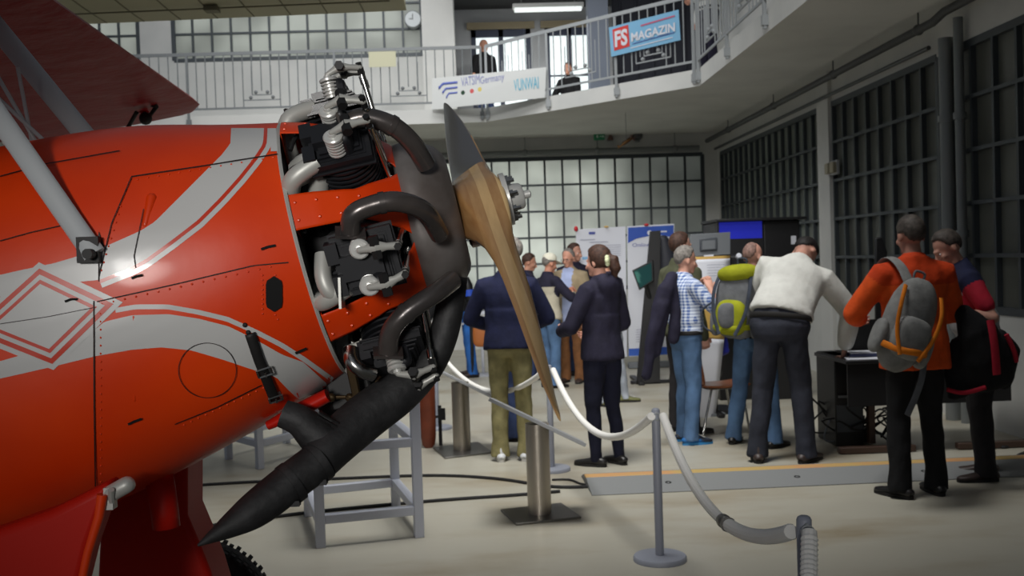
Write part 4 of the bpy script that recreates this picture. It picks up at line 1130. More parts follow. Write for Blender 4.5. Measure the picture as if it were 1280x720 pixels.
# 1b behind him
person('person with grey hair and blue jeans standing hidden behind the man in khaki trousers', at(648, 549), 1.80, -60, c_navy, c_denimdk, s_black, h_grey, look=(-10, 5, 0), hem=.80, sk=(196, 148, 128), hands=True)
# 2 bending man in bright jeans far left
person('person in bright blue jeans and black jacket bending down behind the engine pipe', at(589, 470), 1.78, -100, c_black, c_bdenim, s_brown, h_brown, lean=74, L=((-.28, .62, .82), (-.2, .72, .62)), R=((.28, .62, .82), (.2, .72, .62)), legs=[(-.19, .02, -6), (.19, -.03, 10)], hem=.90, hands=True)
# 3 man in white cap
cap = person('person in a white cap, dark jacket and cream shirt raising both hands', at(690, 484), 1.66, 62, c_cream, c_denim, s_black, h_grey, look=(0, 14, 0), L=((-.24, .16, 1.22), (-.02, .34, 1.26)), R=((.27, .14, 1.2), (.06, .34, 1.20)), yoke=c_navydk, sleevecol=c_navydk, hem=.90, sleeve=.95, sk=(200, 140, 116))
b = MB(); hd = cap['hdp']
b.lathe(hd(0, -.012, .098), cap['Rh'] @ V((0, -.12, 1)), [(0, .093), (.03, .096), (.06, .088), (.085, .062), (.098, .03), (.102, .004)], 24)
b.tube([hd(0, .06, .108), hd(0, .10, .104), hd(0, .15, .088), hd(0, .165, .083)], [(.07, .010), (.072, .007), (.058, .005), (.025, .004)], 16, side=cap['Rh'] @ V((1, 0, 0)))
cap['put'](b, 'cap', mat('cap_white', (226, 222, 204), .8))
# 3b dark-haired man between
person('person with brown hair and dark navy jacket hand on chin, behind the white cap', at(664, 474), 1.68, 80, c_navydk, c_denimdk, s_black, h_brown, look=(10, 14, 0), R=((.22, .14, 1.18), (.07, .22, 1.38)), L=((-.24, .1, 1.15), (-.02, .22, 1.12)), sleeve=.62)
# 4 blazer man
person('person with grey hair and glasses in a beige blazer over a light blue shirt', at(716, 478), 1.72, 205, c_beige, c_brown, s_brown, h_grey, look=(8, 10, 0), open_front=c_lblue, hem=.80, hairstyle='receding', glasses=True, R=((-.0+.27, .10, 1.18), (.14, .30, 1.20)), topthick=.02, sk=(200, 146, 124), wide=1.05)
# 5 behind blazer man
person('person with dark brown hair and dark jacket standing behind the beige blazer', at(722, 468), 1.80, 150, c_navydk, c_denimdk, s_black, h_brown, look=(-20, 5, 0), wide=1.12, sk=(190, 140, 120))
# 6 woman
wo = person('person with a brown ponytail and pale hair flower, in navy hooded jacket and dark trousers', at(757, 581), 1.685, -42, c_navydk, c_indigo, s_black, h_brown, look=(-8, 4, 0), hood=True, hairstyle='long', L=((-.27, .08, 1.12), (-.14, .30, 1.07)), R=((.29, .02, 1.12), (.17, .24, 1.04)), legs=[(-.09, .03, -16), (.10, -.05, 14)], cuff=True, sole='flat', hem=.85, topthick=.022, wide=.94, sk=(206, 152, 132))
b = MB(); hd = wo['hdp']
b.capsule([hd(0, -.10, .09), hd(.0, -.145, .06), hd(.005, -.155, -.01), hd(.005, -.14, -.07)], [.028, .046, .044, .022], 14)
pt_ = to_mb(remesh(b, .01, 2), wrinkle(.008, 22, 4)); wo['put'](pt_, 'ponytail', h_brown)
b = MB(); c0 = hd(-.055, -.125, .055)
for k in range(9):
    a = k*2*math.pi/6; d = wo['Rh'] @ V((-.8+.1*math.cos(a), -.6, 0)); o = wo['Rh'] @ V((.024*math.cos(a), .012*math.cos(a), .026*math.sin(a)))
    b.ell(c0+(o if k < 6 else o*.4)+d.normalized()*(.012 if k < 6 else .024), (.023, .016, .023), wo['Rh'], 10, 8)
wo['put'](b, 'hair_flower', mat('flower_cream', (214, 220, 178), .6))
# 7 grey jeans
person('person in light grey jeans and olive shoes, mostly hidden behind the woman in navy', at(762, 507), 1.66, -30, c_navydk, c_greyd, s_olive, h_brown, legs=[(-.08, 0, 0), (.30, .10, 120)], cuff=True, sole=m_soled, wide=.85)
# 8 olive jacket
person('person with short brown hair in an olive jacket behind the checked shirt', at(856, 540), 1.80, 62, c_olive, c_charc, s_black, h_brown, look=(8, 2, 0), legs=[(-.1, 0, 0), (.12, .0, 20)], sk=(206, 158, 140))
# 9 checked shirt
ck = person('person with grey hair in blue checked shirt and jeans, hands to the mouth', at(861, 553), 1.67, 72, c_check, c_denim, s_blue, h_grey, look=(4, 8, 0), R=((.27, .14, 1.20), (.06, .20, 1.44)), L=((-.22, .2, 1.2), (-.03, .2, 1.42)), sleeve=.68, hem=.98, legs=[(-.10, .02, -4), (.11, -.02, 8)], sole=mat('blue_sole', (46, 130, 190), .6), topvar='shirt', sk=(200, 150, 130), belly=.03)
# 10 bald man
bm10 = person('person with shaved head and glasses in black shirt, wearing the green backpack', at(946, 557), 1.68, 38, c_black, c_denim, s_black, h_stub, look=(14, 10, 0), hairstyle='bald', glasses=True, legs=[(-.22, .03, -8), (.18, -.02, 14)], L=((-.26, .12, 1.16), (-.1, .34, 1.12)), R=((.27, .12, 1.16), (.15, .36, 1.1)), sk=(196, 146, 128), hem=.92, topvar='shirt')
# 11 white shirt bending
person('person in a white shirt and black jeans bending forward over the table', at(980, 577), 1.95, 26, c_white, c_blackj, s_brown, h_black, lean=40, sidelean=15, twist=-4, look=(30, 34, 0), L=((-.27, .34, 1.08), (-.04, .50, .95)), R=((.44, .40, .96), (.36, .48, .72)), legs=[(-.17, -.03, -14), (.15, .03, 20)], sole=m_soled, hem=1.0, sleeve=.97, topthick=.026, wide=1.14, topvar='shirt', sk=(186, 138, 120))
# 12 orange jacket
og = person('person from behind in bright orange jacket and black trousers with a grey backpack', at(1147, 619), 1.80, -4, c_orange, c_black, s_black, h_dkgrey, look=(-4, 8, 0), L=((-.34, .08, 1.16), (-.22, .30, 1.1)), R=((.30, .08, 1.15), (.2, .30, 1.08)), legs=[(-.13, -.02, -24), (.13, .02, 4)], hem=.80, topthick=.024, wide=1.12, yoke=c_orangedk, sk=(176, 128, 110))
# 13 polo shirt
po = person('person at far right in navy and red polo shirt holding a folded jacket', at(1228, 597), 1.74, -78, c_whiteg, c_charc, s_brown, h_dkgrey, look=(-10, 16, 0), sleeve=.34, yoke=c_navy, sleevecol=c_redp, lean=15, L=((-.31, .0, 1.13), (-.26, .26, 1.17)), R=((.27, .1, 1.14), (.12, .34, 1.08)), legs=[(-.12, .02, -10), (.13, -.04, 12)], belly=.05, wide=1.12, hem=.86, topvar='shirt', sk=(190, 142, 124))
# 14..16 on the gallery
q = P(606, 97, 19.2)
person('person in a black shirt standing on the gallery in front of the left glazed door', (q.x, 19.2, ZG), 1.72, 150, c_black, c_denimdk, s_black, h_grey, hairstyle='bald', sleeve=.42, topvar='shirt', hands=True)
q = P(711, 105, 19.2)
person('person in dark clothes sitting on the gallery behind the corner railing', (q.x, 19.2, ZG), 1.70, 215, c_black, c_denimdk, s_black, h_brown, sit=True, legs=[(-.10, .42, 0, .43, (-.1, .42, .93)), (.10, .42, 0, .43, (.1, .42, .93))], L=((-.25, .1, 1.15), (-.1, .3, 1.02)), R=((.25, .1, 1.15), (.1, .3, 1.02)))
pg = [o for o in COL.objects if o.name.startswith('person') and o.parent is None][-1]
pg.location.z = ZG-.45
q = P(884, 40, 14.4)
person('person with white shirt sleeves standing at the upper right gallery railing', (q.x, 14.3, ZG), 1.8, -110, c_white, c_navydk, s_black, h_brown, L=((-.27, .1, 1.15), (-.2, .3, 1.05)), hem=.95, topvar='shirt')
# ---------------------------------------------------------------- barriers, lecterns, trestles, floor things
m_post = mat('barrier_grey_paint', (150, 154, 166), .45); m_rope = mat('white_rope', (240, 238, 232), .8, bump=(60, .2, .01)); m_inox = mat('brushed_steel', (178, 170, 158), .34, .9, bump=(30, .05))
m_inoxd = mat('dark_brushed_steel', (120, 118, 114), .4, .85); m_board = mat('board_grey', (158, 160, 162), .4)
def post(label, x, y, h=.80):
    t = thing('barrier_post', label, 'barrier post', (x, y, 0), group=None); o = V((x, y, 0))
    b = MB(); b.lathe(o, (0, 0, 1), [(0, .14), (.018, .14), (.026, .134), (.028, .02)], 40); b.build('base', m_post, t)
    b = MB(); b.lathe(o, (0, 0, 1), [(.02, .0225), (h-.012, .0225), (h-.004, .019), (h, .012)], 20); b.build('pole', m_post, t)
    b = MB(); c = [o+V((0, -.032, h-.04))+V((.018*math.cos(k*math.pi/6), 0, .018*math.sin(k*math.pi/6))) for k in range(12)]; b.tube(c, .004, 6, closed=True); b.cyl(o+V((0, -.01, h-.022)), o+V((0, -.03, h-.022)), .006, 8); b.build('ring', m_rail, t)
    return o+V((0, -.01, h-.035))
g1, g2, g3 = G(825, 700), G(690, 588), G(547, 536)
k1 = post('grey barrier post on a round base, in front of the cable ramp', g1.x, g1.y)
k2 = post('grey barrier post behind the tip of the propeller blade and the near lectern', g2.x, g2.y)
k3 = post('grey barrier post farthest back, beside the brushed steel lectern under the engine', g3.x, g3.y)
n4 = P(1005, 655, 3.0); k4 = post('grey barrier post nearest to the viewer at the bottom right', n4.x, n4.y, .81)
def rope(label, p, q, sag, r=.022, coil=None, conn=None):
    t = thing('barrier_rope', label, 'rope', (p+q)/2); n = 170 if coil else 90; pts = []; rs = []
    for i in range(n+1):
        u = i/n; pts.append(lerp(p, q, u)-V((0, 0, sag*4*u*(1-u)))); rs.append(r*(1+(.17 if coil and u > coil and i % 2 else 0)))
    b = MB(); b.tube(pts, rs, 12); b.build('rope_cord', m_rope, t, smooth=20 if coil else 40)
    if conn:
        i = int(conn*n); d = (pts[i+1]-pts[i]).normalized(); b = MB(); b.lathe(pts[i]-d*.035, d, [(0, .014), (.004, .026), (.02, .028), (.045, .028), (.06, .026), (.07, .016)], 16); b.cyl(pts[i]+d*.05, pts[i]+d*.075, .03, 8); b.build('connector', m_inoxd, t)
rope('white barrier rope sagging past the khaki trousers, left of the blade tip', k3+V((.03, -.03, 0)), k2+V((-.03, -.03, .0)), .27)
rope('white barrier rope sagging in front of the woman in navy', k2+V((.03, -.035, 0)), k1+V((-.03, -.03, 0)), .27)
rope('white barrier rope with metal joint hanging between the two nearest posts', k1+V((.03, -.04, 0)), k4+V((-.03, .04, -.02)), .21, coil=.62, conn=.6)
rope('white twisted rope dropping from the nearest post at the bottom edge', k4+V((.0, -.04, 0)), V((n4.x-.35, n4.y-1.0, .62)), .22, coil=.01)
def lectern(label, corners, top, bl, br, r):
    c = [G(*p) for p in corners]; o = sum(c, V())/4
    t = thing('info_lectern', label, 'lectern', o)
    b = MB(); b.prism(c, V((0, 0, .014))); b.build('base_plate', m_inoxd, t, bevel=.003)
    L_, R_ = P(*bl, o.y-.05), P(*br, o.y-.05); ax = (R_-L_); hz = L_.z-(L_.z-R_.z)*((o.x-L_.x)/(R_.x-L_.x))
    b = MB(); b.lathe(o, (0, 0, 1), [(.014, r), (hz-.03, r)], 32); b.build('column', m_inox, t)
    e2 = V((.05, 1, -.14)).normalized()*.22
    b = MB(); nn = ax.cross(e2).normalized(); b.prism([L_-e2, R_-e2, R_+e2, L_+e2], -nn*.022 if nn.z > 0 else nn*.022); b.build('reading_board', m_board, t, bevel=.003)
lectern('brushed steel lectern with tilted board and square base plate, nearest to the viewer', [(625.7, 639), (645, 657.3), (726.7, 648.3), (701.7, 630.7)], 0, (614, 497), (731, 553), .074)
lectern('brushed steel lectern farther back, below the engine exhaust', [(541, 561), (556, 574), (616, 567), (598, 554)], 0, (548, 461), (623, 498), .074)
# cable ramp
m_ramp = mat('ramp_grey', (128, 130, 130), .7, bump=(40, .2, .01)); m_lid = mat('ramp_lid_ochre', (186, 158, 96), .65, var=(2, (196, 146, 98), .45, .6))
f0, f1 = G(740, 620), G(1280, 596); f1 = f0+(f1-f0)*1.25; ax = (f1-f0).normalized(); dp = V((-ax.y, ax.x, 0))
t = thing('cable_ramp', 'long grey cable ramp with ochre lid across the floor at the visitors\' feet', 'cable ramp', f0)
def rampprism(a, bb, prof, name, m, par, L=(f1-f0).length):
    b = MB(); b.prism([f0+dp*y+V((0, 0, z)) for y, z in prof], ax*L); return b.build(name, m, par, bevel=.004)
rb = rampprism(0, 0, [(0, 0), (0, .008), (.30, .055), (.33, .055), (.33, .046), (.43, .046), (.43, .055), (.46, .055), (.62, .008), (.62, 0)], 'ramp_body', m_ramp, t)
rampprism(0, 0, [(.325, .045), (.325, .058), (.435, .058), (.435, .045)], 'ramp_lid', m_lid, t)
b = MB()
for k in range(6): p = f0+ax*(.55+.9*k)+dp*.16+V((0, 0, .033)); b.lathe(p, V((0, 0, 1))-dp*.15, [(-.004, .022), (.002, .022), (.002, .012), (-.002, .01)], 12)
b.build('fixing_hole', m_black, rb)
m_cable = mat('black_cable', (26, 26, 27), .6)
def cable(label, pts, r=.011, name='power_cable', m=None):
    c = [G(*p)+V((0, 0, r)) for p in pts]; b = MB(); b.tube(spline(c, 8), r, 8)
    tag(b.build(name, m or m_cable), label, 'cable')
cable('black cable on the floor, upper of the two running behind the trestle', [(190, 612), (300, 605), (420, 600), (540, 596), (620, 600), (690, 610), (741, 610)])
cable('black cable on the floor, lower of the two running between the trestle legs', [(200, 668), (300, 654), (400, 641), (540, 628), (640, 621), (700, 616)])
cable('short black cable looping into the left end of the cable ramp', [(690, 601), (712, 601), (726, 606), (742, 608)], .008)
for k, (lab, pts) in enumerate((('black cable curling on the floor at the right edge, topmost of two', [(1236, 556), (1255, 561), (1270, 556), (1300, 545)]), ('black cable curling on the floor at the right edge, lower of two', [(1240, 575), (1262, 580), (1275, 570), (1300, 562)]))): cable(lab, pts, .012)
m_tres = mat('trestle_grey', (190, 194, 206), .5)
def trestle(label, F, h, zr, w=.055):
    o = sum(F, V())/4; t = thing('steel_trestle', label, 'trestle', o); Z = V((0, 0, 1)); ax = (F[1]-F[0]).normalized()
    R = frame_from(x=ax, z=Z)
    for p in F: b = MB(); b.box(p+Z*h/2, (w, w, h), R); b.build('leg', m_tres, t, bevel=.004)
    for z in zr:
        for i in range(4):
            a, c = F[i], F[(i+1) % 4]; d = (c-a).normalized(); b = MB(); b.beam(a+Z*z+d*w*.5, c+Z*z-d*w*.5, w*.95, w*.95, Z); b.build('rail', m_tres, t, bevel=.004)
FL, FR, BR_, BL_ = G(401, 684), G(524, 671), G(495, 633), G(386, 645)
trestle('light grey steel trestle under the tailpipe, nearest of the two', [FL, FR, BR_, BL_], .98, (.16, .56, .955))
A_, B_ = G(286, 574), G(325, 586); C_ = G(398, 564); trestle('light grey steel trestle behind the aircraft belly, farther of the two', [A_, B_, C_, A_+C_-B_], .9, (.20, .86))
# upright wooden propeller
q = G(536, 560); t = thing('wooden_propeller', 'red-brown wooden propeller blade standing upright behind the sooty tailpipe', 'propeller', q)
b = MB(); Z = V((0, 0, 1)); rows = []
b.tube([q+Z*z for z in (0, .03, .1, .3, .6, .85, 1.05)], [(.03, .012), (.055, .02), (.066, .026), (.07, .034), (.072, .05), (.07, .07), (.07, .075)], 18, side=V((1, 0, 0)))
b.build('blade', mat('red_brown_wood', (122, 54, 28), .4, coat=.2, var=(7, (98, 40, 20), .35, .7)), t)
b = MB(); b.lathe(q+V((0, -.09, 1.0)), (0, 1, 0), [(0, .05), (.02, .07), (.16, .07), (.18, .05)], 20); b.build('hub', m_inoxd, t)
b = MB(); b.box(q+V((.12, .06, .28)), (.06, .04, .1)); b.cyl(q+V((.06, .05, .26)), q+V((.14, .06, .26)), .012, 8); b.beam(q+V((.1, .1, 0)), q+V((.1, .1, .35)), .03, .03); b.build('stand_bracket', m_cable, t)
# ---------------------------------------------------------------- bags and carried clothes
def sup(mb, c, size, R=None, e=4.0, nu=28, nv=18, mi=0):
    c = V(c); vs = []; fs = []
    f = lambda w: math.copysign(abs(w)**(2/e), w)
    for j in range(nv+1):
        ph = -math.pi/2+math.pi*j/nv
        for i in range(nu):
            a = 2*math.pi*i/nu; p = V((f(math.cos(ph))*f(math.cos(a))*size[0]/2, f(math.cos(ph))*f(math.sin(a))*size[1]/2, f(math.sin(ph))*size[2]/2))
            vs.append(c+(R @ p if R is not None else p))
    for j in range(nv):
        for i in range(nu): fs.append((j*nu+i, j*nu+(i+1) % nu, (j+1)*nu+(i+1) % nu, (j+1)*nu+i))
    return mb.add(vs, fs, mi)
def wr_mesh(mb, fn): mb.v = [fn(p, (p-sum(mb.v, V())/len(mb.v)).normalized()) for p in mb.v]; return mb
def bpack(label, pdat, off, tilt, main, accent, trim, sc=1.0, style=0):
    M = pdat['M']; o = M @ V(off); Rw = M.to_3x3() @ Matrix.Rotation(rad(tilt), 3, 'Y')
    t = thing('backpack', label, 'backpack', o)
    def w(x, y, z): return o+Rw @ (V((x, y, z))*sc)
    fn = wrinkle(.008, 12, style+3)
    b = MB(); sup(b, w(0, 0, 0), (.31*sc, .20*sc, (.48 if style == 0 else .60)*sc), Rw, 3.2 if style == 0 else 2.3); c_ = sum(b.v, V())/len(b.v); b.v = [fn(p, (p-c_).normalized()) for p in b.v]; b.build('pack_body', main, t)
    b = MB(); sup(b, w(0, -.10, -.08), (.23*sc, .12*sc, .26*sc), Rw, 3.0); b.build('front_pocket', accent if style == 0 else main, t)
    if style == 0: b = MB(); sup(b, w(0, -.01, .24), (.30*sc, .22*sc, .13*sc), Rw @ Matrix.Rotation(rad(-9), 3, 'Y'), 2.4); b.build('lid', accent, t)
    for sg in (-1, 1):
        b = MB(); sup(b, w(sg*.155, -.01, -.12), (.07*sc, .14*sc, .22*sc), Rw, 2.6); b.build('side_pocket', main, t)
        b = MB(); b.tube(spline([w(sg*.10, .10, .20), w(sg*.10, .16, .25), w(sg*.10, .25, .18), w(sg*.12, .24, .0), w(sg*.13, .12, -.18)], 6), (.026*sc, .008*sc), 10, side=Rw @ V((1, 0, 0))); 
        if style == 0 or sg == 1 and style == 0: b.build('shoulder_strap', trim, t)
    for sg in (-1, 1):
        b = MB(); b.tube(spline([w(sg*.12, -.06, .22), w(sg*.135, -.115, .1), w(sg*.12, -.14, -.05), w(sg*.06, -.165, -.2)], 6), (.014*sc, .006*sc), 8, side=Rw @ V((1, 0, 0))); b.build('piping', accent if style else trim, t)
    b = MB(); b.tube(spline([w(-.15, -.07, -.16), w(-.06, -.155, -.17), w(.06, -.155, -.15), w(.15, -.07, -.14)], 6), (.02*sc, .007*sc), 8, side=Rw @ V((0, 0, 1))); b.build('webbing', accent, t)
    b = MB(); b.tube(spline([w(-.03, .06, .29), w(-.03, .06, .34), w(.03, .06, .34), w(.03, .06, .29)], 6), .008*sc, 8); b.build('carry_loop', trim, t)
    return t, w
m_bgrey = fabric('pack_grey', (112, 114, 118)); m_byel = fabric('pack_yellow_green', (150, 154, 30), .9); m_bnavy = fabric('pack_slate', (60, 66, 78)); m_borange = fabric('pack_orange', (222, 124, 30), .9); m_blgrey = fabric('pack_light_grey', (134, 134, 132))
t, w = bpack('grey and yellow-green hiking backpack on the man with shaved head', bm10, (-.02, -.27, 1.17), 4, m_bgrey, m_byel, m_bnavy, 1.10, 0)
b = MB(); sup(b, w(0, -.17, -.06), (.15, .05, .20), None, 2.6); b.build('mesh_pocket', m_bgrey, t)
b = MB(); b.tube(spline([w(-.17, -.06, .02), w(-.24, -.08, -.05), w(-.22, -.08, -.16), w(-.16, -.06, -.2)], 6), .008, 8); b.build('loose_strap', m_bnavy, t)
t, w = bpack('light grey and orange backpack slung on the back of the orange jacket', og, (-.18, -.26, 1.12), 22, m_blgrey, m_borange, m_bgrey, 1.0, 1)
b = MB(); b.tube(spline([wpt(og, q) for q in ((-.13, -.235, 1.29), (-.14, -.20, 1.37), (-.145, -.13, 1.445), (-.15, -.02, 1.49), (-.16, .08, 1.46), (-.17, .15, 1.36))], 6), (.032, .008), 10, side=V((1, 0, 0))); b.build('shoulder_strap', m_blgrey, t)
b = MB(); b.tube(spline([w(.12, .08, .1), w(.19, .05, -.1), w(.21, .0, -.3), w(.19, -.02, -.52)], 6), (.02, .006), 10, side=V((1, 0, 0))); b.build('loose_strap', m_bgrey, t)
def cloth_blob(name, label, pts, mt, amp=.018, voxel=.014, extra=None):
    b = MB()
    for c, r in pts: b.capsule(c, r, 14, side=V((1, 0, 0)))
    mb = to_mb(remesh(b, voxel, 3), wrinkle(amp, 9, 5)); t = thing(name, label, 'jacket', lerp(V(pts[0][0][0]), V(pts[0][0][-1]), .5))
    mb.build('cloth', mt, t, smooth=70); return t
cloth_blob('carried_jacket', 'dark navy jacket slung over the shoulder of the man in checked shirt', [([P(840, 346, 8.42), P(832, 362, 8.36), P(823, 400, 8.36), P(817, 440, 8.38)], [(.05, .05), (.07, .05), (.08, .05), (.07, .045)]), ([P(828, 380, 8.33), P(815, 425, 8.35), P(808, 470, 8.38)], [(.06, .045), (.06, .045), (.04, .035)]), ([P(840, 350, 8.4), P(845, 390, 8.4), P(842, 425, 8.4)], [(.04, .04), (.05, .04), (.05, .04)])], c_navydk, .016)
jt = cloth_blob('folded_jacket', 'black jacket with red edges held by the person in the polo shirt', [([P(1205, 392, 6.5), P(1222, 415, 6.45), P(1232, 450, 6.45), P(1236, 478, 6.47)], [(.07, .06), (.13, .07), (.17, .075), (.17, .06)]), ([P(1200, 430, 6.5), P(1196, 465, 6.5), P(1205, 490, 6.5)], [(.07, .05), (.09, .05), (.11, .035)]), ([P(1250, 420, 6.5), P(1262, 440, 6.5), P(1256, 480, 6.5)], [(.05, .05), (.07, .06), (.04, .04)])], c_black, .016)
b = MB(); b.tube(spline([P(1238, 400, 6.36), P(1243, 430, 6.34), P(1246, 468, 6.36)], 6), (.026, .012), 10, side=V((1, 0, 0))); b.tube(spline([P(1184, 487, 6.42), P(1205, 491, 6.42), P(1232, 484, 6.40)], 6), (.012, .014), 10); b.tube(spline([P(1258, 418, 6.42), P(1268, 440, 6.42), P(1270, 452, 6.44)], 6), .016, 8); b.build('red_edging', c_redp, jt)
# ---------------------------------------------------------------- stands and displays
m_paper = mat('poster_white', (212, 214, 222), .6); m_blue = mat('poster_blue', (34, 76, 170), .5, var=(.9, (70, 120, 206), .4, .65)); m_gold = mat('poster_gold', (206, 168, 92), .6); m_ink = mat('print_grey', (150, 152, 170), .7); m_inkb = mat('print_blue', (60, 72, 150), .6)
m_bp = mat('black_plastic', (22, 22, 24), .45); m_gp = mat('grey_plastic', (104, 108, 112), .5); m_gpd = mat('dark_grey_plastic', (66, 70, 76), .5)
def panel(name, label, cat, px, y, d, m, **k):
    c = [P(x, yy, y) for x, yy in px]; t = thing(name, label, cat, (c[2]+c[3])/2)
    b = MB(); b.prism(c, V((0, d, 0))); b.build('panel', m, t, bevel=.004); return t
YP = 14.5
t = panel('poster_board', 'white poster board pinned on a stand behind the woman with ponytail', 'poster board', [(720, 287), (782, 283), (784, 446), (722, 450)], YP, .03, m_paper)
def lines(t, rows, y, m, name='print_line'):
    b = MB()
    for x0, x1, yy, h in rows: b.prism([P(x0, yy, y), P(x1, yy-(x1-x0)*.033, y), P(x1, yy-(x1-x0)*.033+h, y), P(x0, yy+h, y)], V((0, .002, 0)))
    b.build(name, m, t)
lines(t, [(736, 744, 290, 3)], YP-.006, m_inkb, 'logo_block')
lines(t, [(725, 744, 299.5, .9), (737, 760, 302.5, 1.0)]+[(739, 776, 307+2.6*k, .5) for k in range(6)], YP-.006, m_ink)
lines(t, [(728, 741, 321, 3.5)], YP-.006, mat('print_sky_blue', (130, 176, 214), .6), 'photo_strip')
for x, yy in ((720, 286), (758, 283.5)):
    b = MB(); p = P(x, yy, YP-.02); b.ell(p, (.03, .03, .04) if x < 740 else (.035, .02, .015), None, 10, 8); b.build('clip', mat('clip_red', (196, 40, 48), .5) if x < 740 else m_gold, t)
for x in (730, 776):
    b = MB(); p = P(x, 440, YP+.05); b.cyl(V((p.x, p.y, 0)), V((p.x, p.y, 1.4)), .015, 8); b.box((p.x, p.y, .015), (.06, .5, .03)); b.build('stand_leg', m_gp, t)
t = panel('roll_up_banner', 'blue and white roll-up banner beside the white poster board', 'banner', [(784, 283), (843, 279.5), (844, 443), (786, 446)], YP-.08, .02, m_paper)
b = MB(); top = [(785, 284.5+0), (842, 281.5), (842, 297), (828, 294), (810, 295), (795, 298.5), (785, 304)]; b.prism([P(x, y, YP-.086) for x, y in top], V((0, .003, 0))); b.prism([P(x, y, YP-.086) for x, y in ((786, 436), (844, 433), (844, 442.5), (786, 445))], V((0, .003, 0))); b.build('blue_field', m_blue, t)
b = MB(); tx = P(790.5, 308.5, YP-.088); text_mb(b, 'Online Serv', tx, P(840, 306.8, YP-.088)-tx, (0, 0, 1), .05, width=P(828, 300, YP).x-tx.x); b.build('lettering', m_inkb, t)
b = MB(); e = P(812, 291, YP-.088); b.lathe(e, (0, -1, 0), [(0, .035), (.003, .035)], 16); b.box(e+V((.16, 0, .012)), (.17, .003, .02)); b.build('logo', m_paper, t)
lines(t, [(795, 820, 412+3*k, .6) for k in range(6)], YP-.088, m_ink)
b = MB(); p = P(808, 281, YP-.1); b.ell(p, (.035, .02, .02), None, 10, 8); b.build('clip', mat('clip_red_2', (190, 40, 48), .5), t)
b = MB(); pb = P(814, 445, YP-.07); b.box((pb.x, pb.y, .05), (.66, .12, .08)); b.cyl((pb.x, pb.y+.03, .05), (pb.x, pb.y+.03, 1.95), .012, 8); b.build('roll_base', m_gp, t, bevel=.01)
# black cockpit frame with tilted screen
yq = 12.6; t = thing('simulator_rig', 'tall black simulator frame with seat back and tilted screen behind the checked shirt', 'simulator', G(812, 481))
b = MB(); b.prism([P(x, y, yq) for x, y in ((813, 289), (826, 288), (825, 478), (796, 480))], V((0, .06, 0))); b.build('upright_panel', m_bp, t, bevel=.006)
b = MB(); b.capsule([P(829, 300, 12.9), P(833, 318, 12.9), P(838, 345, 12.9), P(838, 395, 12.9)], [(.07, .06), (.12, .07), (.16, .08), (.17, .09)], 16, side=V((1, 0, 0))); b.build('seat_back', m_gpd if False else mat('seat_navy', (34, 36, 46), .6), t)
b = MB(); q0 = G(796, 481); b.box(q0+V((.25, .1, .02)), (.62, .07, .04)); b.box(q0+V((.05, .3, .02)), (.07, .8, .04)); b.build('floor_bar', m_bp, t, bevel=.006)
b = MB(); b.prism([P(x, y, 12.45) for x, y in ((790, 338), (816, 325), (817, 351), (799, 363))], V((0.02, .07, 0))); sc_ = b.build('tilted_screen', m_bp, t, bevel=.006)
b = MB(); b.prism([P(x, y, 12.44) for x, y in ((792.5, 339), (814, 328.5), (815, 350), (800, 360))], V((0, .003, 0))); b.build('display', mat('teal_display', (30, 66, 66), .15, emit=.10, var=(6, (70, 120, 110), .5, .62)), sc_)
b = MB(); b.cyl(P(806, 352, 12.5), P(812, 372, 12.62), .03, 10); b.build('screen_arm', m_bp, t)
# white and gold display panel, grey monitor behind it
t = thing('display_panel', 'curved white display panel with gold band, behind the brown chair', 'display panel', G(880, 528))
b = MB(); n = 16
for mi, (ya, yb) in enumerate(((0, .017), (.017, .32), (.32, .50), (.50, 1.0))):
    rows = []
    for i in range(n+1):
        v = lerp(ya, yb, i/n); xl = 852+14*v**2.0; xr = 912-20*v**1.4; yt = lerp(322, 522, v); yt2 = lerp(319.5, 529, v); bul = .05*math.sin(v*3.1)
        rows.append([P(lerp(xl, xr, j/6), lerp(yt, yt2, j/6), 9.85+.1*(j/6)**2-bul) for j in range(7)])
    b.grid(rows, [1, 0, 1, 0][mi])
b.build('panel', [m_paper, m_gold], t, solid=.02)
b = MB(); b.beam(P(880, 330, 10.0), V((P(880, 330, 10.0).x, 10.15, 0)), .03, .03); b.box((P(880, 330, 10.0).x, 10.1, .015), (.3, .4, .03)); b.build('rear_prop', m_gp, t)
lines(t, [(884, 906, 331+3.4*k, .6) for k in range(5)], 9.80, m_ink)
t = panel('monitor', 'grey computer monitor seen from behind above the white display panel', 'monitor', [(863, 293), (913, 290), (913, 318), (863, 321)], 10.35, .05, m_gp)
b = MB(); b.prism([P(x, y, 10.33) for x, y in ((875, 298), (897, 296.5), (897, 313), (875, 314.5))], V((0, .03, 0))); b.build('rear_housing', m_gpd, t, bevel=.01)
b = MB(); b.prism([P(x, y, 10.32) for x, y in ((878, 301), (894, 300), (894, 311), (878, 312))], V((0, .02, 0))); b.build('vent_grille', m_gp, t)
b = MB(); b.prism([P(x, y, 10.33) for x, y in ((880, 319), (892, 318), (892, 321), (880, 322))], V((0, .01, 0))); b.build('white_label', m_paper, t)
p = P(888, 320, 10.38); b = MB(); b.cyl(V((p.x, p.y, 0)), V((p.x, p.y, p.z)), .03, 12); b.lathe((p.x, p.y, 0), (0, 0, 1), [(0, .22), (.02, .22), (.03, .05)], 24); b.build('monitor_stand', m_gpd, t)
